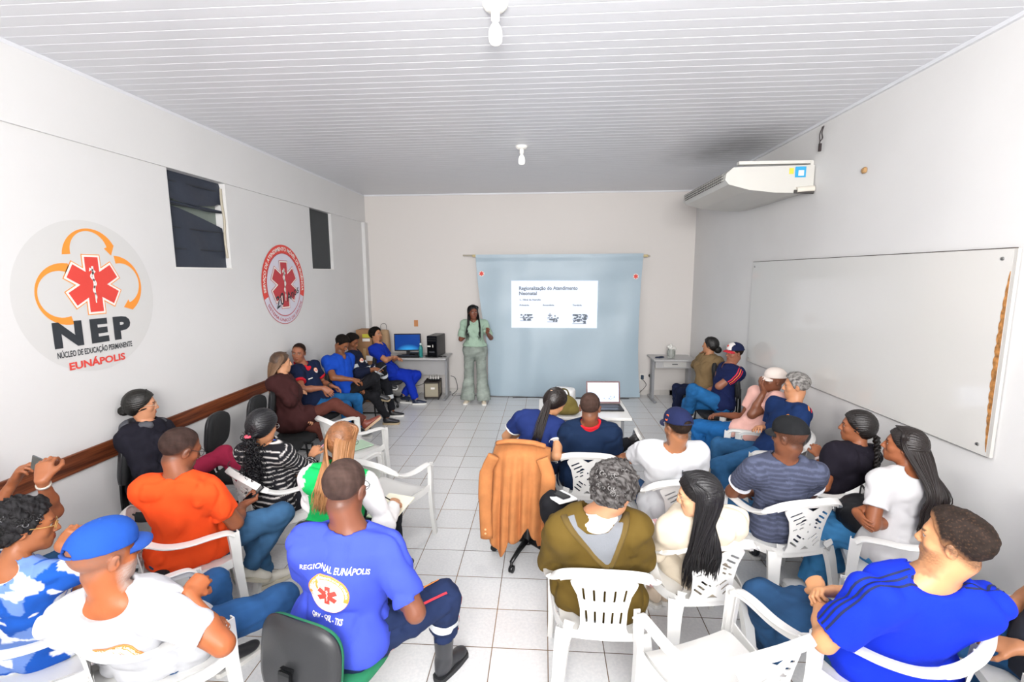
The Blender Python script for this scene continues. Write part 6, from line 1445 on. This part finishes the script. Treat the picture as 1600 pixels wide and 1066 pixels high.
# ------------------------------------------------------------------ furniture and things
gry = mat('desk_grey', '#b9b8b8', .4); gry2 = mat('desk_leg', '#9b9c9f', .4, metal=.3); blk = mat('black_plastic', '#141518', .35); beige = mat('beige_panel', '#a49b86', .5)
def desk(x0, x1, y0, y1, lbl, drawer=False):
    o = V((x0+x1)/2, (y0+y1)/2, 0); r = empty('desk', o, label=lbl, cat='desk')
    MB().box(((x0+x1)/2, (y0+y1)/2, .745), (x1-x0, y1-y0, .028), bev=.004).build('desktop', gry, r, off=o)
    for x in (x0+.05, x1-.05):
        MB().box((x, (y0+y1)/2+.03, .37), (.04, .16, .70)).build('leg', gry2, r, off=o); MB().box((x, (y0+y1)/2, .025), (.055, y1-y0-.04, .035), bev=.01).build('foot', gry2, r, off=o)
    MB().box(((x0+x1)/2, y0+.14 if drawer else y1-.22, .56 if not drawer else .66), (x1-x0-.12, .018, .34 if not drawer else .13)).build('modesty_panel', gry, r, off=o)
    if drawer:
        d = MB().box(((x0+x1)/2+.02, y0+.12, .665), (.38, .02, .10), bev=.004).build('drawer', mat('drawer_grey', '#c8c6c2', .4), r, off=o)
        MB().box(((x0+x1)/2+.02, y0+.105, .665), (.09, .012, .012)).build('handle', mat('handle_dark', '#55565a', .4), d, off=o)
desk(-2.95, -1.68, 8.0, 8.60, 'grey office desk in the back left corner with a computer on it'); desk(1.84, 2.55, 8.02, 8.58, 'small grey desk with a drawer in the back right corner', True)
def T(name, loc, lbl, cat, rz=0, **k): return empty(name, loc, rz, label=lbl, cat=cat, **k)
# computer
r = T('computer_tower', (-1.90, 8.28, .76), 'black computer tower standing on the left desk', 'computer', -8)
MB().box((0, 0, .195), (.185, .42, .37), bev=.008).build('case', blk, r); MB().box((0, -.214, .195), (.175, .012, .36), bev=.004).build('front_panel', mat('gloss_black', '#0b0c0e', .15), r)
for z in (.34, .30): MB().box((0, -.221, z), (.15, .004, .03)).build('drive_bay', blk, r)
MB().box((-.05, -.222, .20), (.06, .003, .025)).build('sticker', crm, r); MB().box((.02, -.222, .205), (.012, .003, .045)).build('sticker', crm, r); MB().box((0, -.222, .10), (.10, .003, .02)).build('port_strip', mat('port_grey', '#4a4c50', .4), r)
r = T('monitor', (-2.42, 8.30, .76), 'black monitor with a blue screen on the left desk', 'monitor', 6)
def screen_mat():
    m = mat('screen_blue', '#0b3f88', .2, emis='#0b4a9a', es=1.0); nt = m.node_tree; b = nt.nodes['Principled BSDF']; N = nt.nodes.new; K = nt.links.new
    tc = N('ShaderNodeTexCoord'); mp = N('ShaderNodeMapping'); mp.inputs['Location'].default_value = (-.08, 0, -.23); mp.inputs['Scale'].default_value = (4.2, 1, 6); K(tc.outputs['Object'], mp.inputs[0])
    g = N('ShaderNodeTexGradient'); g.gradient_type = 'SPHERICAL'; K(mp.outputs[0], g.inputs[0]); rr = N('ShaderNodeValToRGB'); rr.color_ramp.elements[0].color = (*hexc('#0a2f6e'), 1); rr.color_ramp.elements[1].color = (*hexc('#3aa6e0'), 1); K(g.outputs['Fac'], rr.inputs[0])
    K(rr.outputs[0], b.inputs['Emission Color']); K(rr.outputs[0], b.inputs['Base Color']); return m
MB().box((0, 0, .235), (.47, .03, .31), bev=.006).build('frame', blk, r); MB().box((0, -.017, .24), (.44, .004, .27)).build('display', screen_mat(), r)
MB().box((0, .02, .06), (.06, .02, .12)).box((0, 0, .008), (.24, .16, .014), bev=.005).build('stand', blk, r)
r = T('keyboard', (-2.36, 8.12, .76), 'black keyboard tray in front of the monitor', 'keyboard'); MB().box((0, 0, .014), (.42, .13, .026), bev=.006).build('body', blk, r)
mb = MB()
for i in range(14):
    for j in range(4): mb.box((-.19+i*.029, -.045+j*.028, .029), (.024, .023, .007))
mb.build('keys', mat('keys_dark', '#2a2c30', .5), r)
r = T('router', (-2.28, 8.20, .76), 'small black box beside the monitor base', 'router'); MB().box((0, 0, .035), (.16, .10, .07), bev=.01).build('case', blk, r); MB().box((-.02, -.051, .04), (.09, .002, .02)).build('front', mat('gloss_black', '#0b0c0e', .15), r)
r = T('water_bottle', (-2.14, 8.12, .76), 'teal transparent water bottle on the left desk', 'bottle'); MB().lathe([(.001, 0), (.034, .002), (.036, .03), (.034, .08), (.036, .13), (.036, .17), (.018, .205), (.014, .22)], n=20).build('body', mat('bottle_teal', '#4fb8b4', .15, trans=.6), r, True); MB().lathe([(.016, .215), (.019, .22), (.019, .245), (.001, .247)], n=16).build('lid', mat('lid_white', '#cfe2e2', .4), r, True)
r = T('mouse_adapter', (-2.02, 8.14, .76), 'black power adapter on the left desk beside the tower', 'adapter'); MB().box((0, 0, .018), (.09, .05, .036), bev=.008).tube(spline([(0, .0, .03), (.03, .08, .01), (-.06, .10, .01), (-.1, .02, .01)], 5), .004, 5).build('body', blk, r)
r = T('cable_coil', (-1.72, 8.16, .765), 'thin cables lying at the right end of the left desk', 'cable'); MB().tube(spline([(-.14, -.03, 0), (-.05, .02, 0), (.02, -.03, 0), (.0, .04, .0), (-.1, .03, 0), (-.18, .05, 0)], 6), .004, 5).tube(spline([(-.05, -.03, 0), (-.12, .0, 0.), (-.2, -.04, 0)], 5), .006, 5).build('wire', blk, r)
r = T('wall_note', (-2.35, YB-.004, 1.30), 'orange paper note stuck on the back wall above the monitor', 'note'); MB().box((0, 0, 0), (.075, .004, .12)).build('paper', mat('orange_paper', '#c98a5a', .8), r)
r = T('power_stabilizer', (-1.97, 8.24, 0), 'beige cabinet in a dark frame on wheels under the left desk', 'cabinet', 4)
MB().box((0, 0, .175), (.24, .30, .24), bev=.004).build('panel', beige, r); fr = MB()
for x in (-.125, .125):
    for y in (-.15, .15): fr.box((x, y, .18), (.018, .018, .30))
for z in (.045, .315):
    for x in (-.125, .125): fr.box((x, 0, z), (.018, .30, .02))
    for y in (-.15, .15): fr.box((0, y, z), (.26, .018, .02))
fr.box((0, 0, .31), (.25, .30, .012)); fr.build('frame', mat('dark_brown', '#2a211c', .5), r); MB().box((.02, -.153, .21), (.07, .003, .035)).build('label', crm, r)
for x in (-.11, .11):
    for y in (-.13, .13): MB().lathe([(.006, -.012), (.02, -.01), (.02, .01), (.006, .012)], (x, y, .022), 12, roty(90)).build('caster', blk, r)
r = T('power_strip', (-1.93, 8.22, .326), 'power strip with white plugs on top of the small cabinet', 'power strip'); MB().box((0, 0, .012), (.20, .06, .024), bev=.004).build('body', blk, r)
for i in range(4): MB().box((-.07+.045*i, 0, .045), (.028, .03, .045), bev=.006).tube(spline([(-.07+.045*i, 0, .065), (-.09+.05*i, .02, .10), (-.12+.03*i, .10, .05), (-.15, .16, -.02)], 5), .004, 5).build('plug', mat('plug_white', '#d8d6d0', .4), r)
o = MB().tube(spline([(-1.70, 8.50, .35), (-1.62, 8.52, .3), (-1.58, 8.5, .1), (-1.66, 8.40, .006), (-1.45, 8.42, .006), (-1.15, 8.46, .006)], 6), .005, 6).build('floor_cable', blk); tag(o, 'black cable hanging from the left desk down to the floor', 'cable')
o = MB().tube(spline([(-2.6, 8.55, .2), (-2.3, 8.5, .16), (-2.0, 8.42, .36)], 6), .004, 6).build('wall_cable', blk); tag(o, 'black cable running behind the left desk to the power strip', 'cable')
# boxes by the desk
card = mat('cardboard', '#9a7350', .85, var=.1)
for x, y, z, w_, d, h, lb in ((-3.06, 8.06, 0, .30, .30, .62, 'tall cardboard box behind the man in scrubs, lowest of the stack'), (-3.06, 8.05, .62, .28, .28, .34, 'cardboard box with a white label, middle of the stack by the left wall')):
    r = T('cardboard_box', (x, y, z), lb, 'box', group='cardboard boxes in the corner'); MB().box((0, 0, h/2), (w_, d, h), bev=.004).build('carton', card, r); MB().box((0, -d/2-.002, h*.7), (.05, .002, h*.5)).build('tape', mat('tape', '#b59468', .4), r)
    MB().box((.08, -d/2-.003, h*.45), (.12, .002, .09)).build('label', crm, r)
r = T('cardboard_box', (-3.06, 8.03, .96), 'cardboard box with a yellow and white label, topmost of the stack', 'box', group='cardboard boxes in the corner'); MB().box((0, 0, .15), (.27, .26, .30), bev=.004).build('carton', card, r)
MB().box((.04, -.132, .20), (.13, .002, .06)).build('label', mat('label_yellow', '#c9c23a', .6), r); MB().box((.04, -.132, .13), (.13, .002, .05)).build('label', crm, r)
r = T('paper_bag', (-2.82, 8.22, .76), 'crumpled brown paper bag beside the cardboard boxes', 'bag'); MB().pad(.20, .16, [(.9, 0), (1, .02), (1.02, .2), (.92, .38), (.8, .46), (.3, .47)], e=4).build('sack', mat('kraft', '#a98a68', .8, bump=1, bscale=12), r, True); MB().tube(spline([(-.05, 0, .45), (-.04, 0, .56), (.04, 0, .57), (.06, 0, .45)], 5), .004, 6).build('handle', blk, r)
# right desk things
r = T('glass_jar', (2.17, 8.22, .76), 'small glass jar holding crumpled white wrapping on the right desk', 'jar'); MB().lathe([(.001, 0), (.065, .002), (.07, .02), (.068, .12), (.055, .14), (.055, .155)], n=22).build('glass', mat('jar_glass', '#d9ded9', .1, trans=.7), r, True)
rr_ = random.Random(2); v, q = solid([ell((0, 0, .08), (.05, .05, .06)), ell((-.01, 0, .18), (.05, .04, .06)), ell((.05, 0, .17), (.03, .02, .05))], .008, (), lambda P: .012*noise3(P, 70, 2)); mesh('wrapping', v, q, mat('wrap_white', '#dedcd6', .5), r, True)
r = T('folded_mask', (1.98, 8.20, .762), 'dark folded cloth lying on the right desk', 'cloth'); v, q = solid([cone((-.07, 0, .008), (.07, .03, .008), .014, .010), cone((-.02, -.03, .006), (.04, .05, .008), .012, .010)], .005, (), lambda P: .003*noise3(P, 90, 2)); mesh('cloth', v, q, mat('mask_navy', '#232c44', .8), r, True)
r = T('wall_socket', (1.78, YB-.006, .33), 'wall outlet with a dark plug near the right desk', 'outlet'); MB().box((0, 0, 0), (.08, .012, .12), bev=.004).build('plate', crm, r); MB().box((0, -.025, 0), (.05, .04, .08), bev=.008).build('plug', mat('plug_blue', '#2c3f54', .5), r)
o = MB().tube(spline([(1.78, 8.58, .30), (1.84, 8.56, .2), (1.72, 8.5, .08), (1.60, 8.42, .01)], 6), .005, 6).build('floor_cable', blk); tag(o, 'black cable running from the wall outlet to the floor beside the sheet', 'cable')
r = T('wall_socket', (1.92, YB-.006, .36), 'black round adapter plugged behind the right desk leg', 'outlet'); MB().lathe([(.001, 0), (.03, 0), (.03, .03), (.001, .035)], n=16, R=rotx(90)).build('plug', blk, r)
o = MB().tube(spline([(-.55, 8.30, .006), (-.2, 8.34, .006), (.1, 8.3, .006), (.4, 8.33, .006), (.8, 8.31, .006), (1.5, 8.33, .006)], 8), .007, 6).build('floor_cable', blk); tag(o, 'dark cable lying on the floor along the foot of the hanging sheet', 'cable')
# centre table
o_ = V(.42, 5.05, 0); r = T('table', o_, 'small white table carrying the laptop and projector', 'table')
tw = mat('table_white', '#dcdad6', .4)
MB().box((.42, 5.07, .74), (.94, .70, .03), bev=.004).build('tabletop', tw, r, off=o_); MB().box((.42, 4.98, .52), (.80, .02, .36)).build('front_panel', tw, r, off=o_)
for x in (.02, .84): MB().box((x, 5.05, .365), (.045, .06, .72)).build('leg', gry2, r, off=o_); MB().box((x, 5.05, .02), (.05, .62, .035), bev=.01).build('foot', gry2, r, off=o_)
r = T('laptop', (.66, 5.06, .757), 'open laptop showing the slide on the white table', 'laptop', 2)
MB().box((0, 0, .009), (.37, .24, .018), bev=.005).build('base', blk, r); MB().box((0, .02, .019), (.32, .12, .003)).build('keyboard', mat('keys_dark', '#2a2c30', .5), r)
lid = empty('lid', (0, .12, .02)); lid.parent = r; lid.rotation_euler = (math.radians(-12), 0, 0)
MB().box((0, 0, .122), (.37, .010, .245), bev=.004).build('shell', mat('laptop_shell', '#6e5052', .4), lid); MB().box((0, -.0062, .125), (.335, .002, .205)).build('display', mat('laptop_screen', '#c8d6f2', .3, emis='#cbd8f4', es=.75), lid)
lg = mat('laptop_ink', '#7b8798', .5, emis='#7b8798', es=.4)
v, f = text2d('Regionalização do Atendimento', .016, 0, 'LEFT', fit=.20); mesh('lettering', place2d(v, (-.13, -.0078, .195), (1, 0, 0), (0, 0, 1), (0, -1, 0)), f, lg, lid)
mb = MB()
for i in range(40): mb.box((random.uniform(.06, .13), -.0078, random.uniform(.04, .085)), (random.uniform(.004, .014), .0006, random.uniform(.003, .008)))
for i in range(14): mb.box((random.uniform(-.02, .03), -.0078, random.uniform(.045, .07)), (random.uniform(.004, .012), .0006, random.uniform(.002, .006)))
mb.box((-.09, -.0078, .165), (.07, .0006, .003)).box((-.10, -.0078, .14), (.05, .0006, .003)); mb.build('pictograms', lg, lid)
r = T('projector', (.22, 5.25, .757), 'white projector with a round lens on the table behind the leaning woman', 'projector', -18)
MB().pad(.26, .24, [(.92, 0), (1, .012), (1, .14), (.9, .165), (.3, .17)], e=3.2).build('housing', mat('projector_white', '#dfe0e0', .35), r, True); MB().lathe([(.001, .02), (.03, .02), (.034, .012), (.034, -.01)], (.04, .115, .085), 20, rotx(-90)).build('lens', blk, r, True)
MB().lathe([(.001, .012), (.028, .012), (.032, .006), (.032, -.02)], (.03, -.12, .09), 20, rotx(90)).build('vent', mat('vent_dark', '#3f3e3c', .5), r, True)
o = MB().tube(spline([(.28, 5.11, .84), (.31, 5.05, .80), (.30, 4.98, .765), (.40, 4.95, .763), (.47, 5.02, .763)], 6), .004, 6).build('video_cable', blk); tag(o, 'black cable linking the projector to the laptop', 'cable')
r = T('olive_bag', (.20, 4.86, .757), 'rounded olive bag on the table between the leaning woman and the red-collared man', 'bag', -15)
v, q = solid([ell((0, 0, .09), (.15, .10, .11)), ell((.03, .0, .05), (.15, .11, .06))], .010, (lambda F, X, Y, Z: np.maximum(F, .004-Z),), fold_disp(4, .006, 28)); mesh('sack', v, q, mat('olive_bag_cloth', '#6d5f28', .85, bump=.4, bscale=200), r, True)
MB().tube(spline([(-.06, 0, .18), (-.03, 0, .25), (.04, 0, .25), (.07, 0, .18)], 5), .008, 8, flat=.5).build('handle', mat('olive_dark', '#4d431c', .8), r)
# tan jacket hanging over the swivel chair
def jacket():
    x, y, rz = seat_of('ctr', .05); R_ = rotz(rz); o = V(x, y, 0); r = empty('jacket', o, label='tan suede jacket draped over the back of the swivel chair', cat='jacket'); m = mat('suede_tan', '#b0703e', .85, bump=.5, bscale=260, var=.12, vscale=14)
    nu, nv = 60, 44; vs = []; hem = lambda u: .30-.12*math.exp(-((u-.22)/.10)**2)-.03*math.sin(u*14)+.14*math.exp(-((u-.62)/.10)**2)-.05*(u > .78)
    for j in range(nv+1):
        t = j/nv
        for i in range(nu+1):
            u = i/nu; a = (u-.5)*2; top = 1.005-.05*abs(a)**2.5; z = top-(top-hem(u))*t
            wd = .20+.03*min(1, t*1.6); yy = -.335-.035*min(1, t*4)+.075*abs(a)**2.4*(1-.2*t)+(.020*math.sin(a*19+t*2.0)+.014*math.sin(a*9.3+1))*min(1, t*1.4)
            if t < .10: yy += .075*(1-t/.10)**1.5
            vs.append(R_@V(a*wd, yy, z))
    vs = np.array(vs); fs = np.array([(j*(nu+1)+i, j*(nu+1)+i+1, (j+1)*(nu+1)+i+1, (j+1)*(nu+1)+i) for j in range(nv) for i in range(nu)])
    b = mesh('body', vs, fs, m, r, True); md = b.modifiers.new('thickness', 'SOLIDIFY'); md.thickness = .008
    sl = spline([(.17, -.40, .96), (.215, -.42, .84), (.205, -.43, .66), (.215, -.42, .52)], 8)
    MB().tube([R_@p for p in sl], [.045]*8+[.05]*8+[.045]*9, 14, flat=.55).build('sleeve', m, r, True)
    sl = spline([(-.17, -.39, .95), (-.225, -.38, .82), (-.235, -.39, .60), (-.225, -.40, .34)], 8)
    MB().tube([R_@p for p in sl], [.042]*8+[.05]*8+[.045]*9, 14, flat=.55).build('sleeve', m, r, True)
    MB().tube([R_@p for p in spline([(-.17, -.27, 1.0), (-.08, -.30, 1.03), (.08, -.30, 1.03), (.17, -.27, 1.0)], 6)], .028, 10, flat=.6).build('collar', m, r, True)
    for z in (.42, .39): MB().lathe([(.001, .0), (.008, 0), (.006, .004), (.001, .005)], R_@V(-.225, -.432, z), 10, rotx(90)).build('button', mat('button_horn', '#d9a878', .4), r)
jacket()
# ---- phones, papers, bags held or lying about
def phone(loc, R, label, body='#1a1b1f', screen='#0c0d10', em=None, sc_=1.0):
    r = empty('phone', loc, label=label, cat='phone')
    b = MB().box((0, 0, 0), (.074*sc_, .152*sc_, .009), R, .003).build('case', mat('phone_'+body[1:], body, .35), r); MB().add((np.array([(-.034, -.072, .0052), (.034, -.072, .0052), (.034, .072, .0052), (-.034, .072, .0052)])*V(sc_, sc_, 1))@R.T, [(0, 1, 2, 3)]).build('display', mat('scr_'+screen[1:]+('e' if em else ''), screen, .1, emis=em, es=.6), r)
    mb = MB()
    for dx, dy in ((-.02, .055), (-.02, .035), (-.005, .045)): mb.lathe([(.001, -.004), (.007, -.003), (.007, 0), (.001, 0)], R@V(dx*sc_, dy*sc_, -.005), 10, R)
    mb.build('camera', mat('lens_black', '#0a0a0c', .1), r); return r
def hand_pt(k, side, a=.09, b=.02, c=0.0):
    W, D, N, Tn = INF[k]['hands'][side]; return W+D*a+N*b+Tn*c
if inf('man1'): 
    p = (hand_pt('man1', -1, .08, .04)+hand_pt('man1', 1, .08, .04))/2+V(0, 0, .03); phone(p, rotz(-25)@rotx(78)@rotz(90), 'phone held up sideways by the two hands at the far left', '#55585c', '#3c423c')
if inf('orange'):
    p = hand_pt('orange', 1, .09, .035); phone(p, rotz(-48)@rotx(35), 'black phone in the hands of the man in orange')
if inf('strip'):
    p = hand_pt('strip', 1, .10, .03); phone(p, rotz(-45)@rotx(35), 'phone with a pink edge held by the woman in stripes', '#c9828e', '#23252c')
if inf('cream'):
    p = hand_pt('cream', -1, .10, .03); phone(p, rotz(60)@rotx(125), 'pale green phone held by the woman in cream knit', '#b9d2bf', '#101114')
if inf('blue2'):
    p = hand_pt('blue2', 1, .10, .03); phone(p, rotz(-92)@rotx(50), 'dark phone in the hands of the man in plain blue T-shirt')
if inf('uni'):
    p = hand_pt('uni', 1, .09, .04); r = empty('magazine', p, label='grey folded papers held by the person in dark uniform', cat='papers'); MB().box((0, 0, 0), (.15, .22, .012), rotz(-88)@rotx(40), .002).build('pages', mat('paper_grey', '#8f9296', .6), r)
    o = r
if inf('green'):
    p = hand_pt('green', 1, .09, .02); r = empty('pen', p, label='dark pen in the writing hand of the woman in green', cat='pen'); R_ = rotz(-60)@rotx(50)
    MB().tube([R_@V(0, 0, -.05), R_@V(0, 0, .085)], .0045, 8).build('barrel', blk, r); MB().lathe([(.004, 0), (.0008, -.014)], R_@V(0, 0, -.05), 8, R_).build('tip', mat('steel', '#9a9a98', .3, metal=.9), r)
    r = empty('notebook', (p[0]-.03, p[1]+.02, p[2]-.045), -15, label='cream sheet of paper the woman in green writes on', cat='paper'); MB().box((0, 0, 0), (.21, .28, .010), rotx(8), .002).build('pages', mat('paper_cream', '#ece7d2', .7), r)
r = empty('green_folder', (-1.94, 4.60, .446), -38, label='pale green folder lying on the empty white armchair', cat='folder'); MB().box((0, 0, .004), (.24, .32, .008), bev=.002).build('cover', mat('folder_green', '#bcd8bd', .6), r)
if inf('oliv'):
    k_ = INF['oliv']['J']['kl']; p = k_+V(.03, -.03, .078)
    r = empty('white_notebook', p, 30, label='white notebook on the raised black knee of the person in olive', cat='notebook'); MB().box((0, 0, 0), (.12, .16, .012), rotx(-6), .002).build('cover', mat('paper_white', '#eeeeee', .5), r)
    phone(p+V(.0, -.005, .014), rotz(35)@rotx(-6), 'black phone lying on the white notebook', sc_=.75)
if inf('brown'):
    J = INF['brown']['J']; p = (J['hl']+J['kl'])/2+V(0, -.02, .10); r = empty('tissue', p, 20, label='white crumpled paper on the lap of the woman in brown', cat='paper'); v, q = solid([ell((0, 0, 0), (.08, .05, .02)), ell((-.05, .01, .01), (.03, .03, .03))], .008, (), lambda P: .006*noise3(P, 90, 2)); mesh('sheet', v, q, mat('wrap_white', '#dedcd6', .5), r, True)
if inf('white'):
    J = INF['white']['J']; p = (J['hr']*.5+J['kr']*.5)+V(-.0, .06, .14); r = empty('backpack', p, 70, label='black backpack with a pink zip on the lap of the woman in white', cat='backpack')
    v, q = solid([ell((0, 0, 0), (.17, .12, .13)), ell((.03, .05, -.02), (.13, .08, .10))], .011, (), fold_disp(4, .007, 26)); mesh('sack', v, q, mat('bag_black', '#15151a', .6, bump=.3, bscale=150), r, True)
    MB().tube(spline([(-.15, -.06, .03), (-.12, -.10, .05), (-.03, -.125, .06), (.06, -.12, .05)], 5), .005, 6).build('zip', mat('zip_pink', '#b0307a', .5), r); MB().tube(spline([(-.1, 0, .11), (-.09, 0, .18), (.04, 0, .19), (.07, 0, .11)], 5), .010, 8, flat=.4).build('strap', mat('bag_black', '#15151a', .6), r)
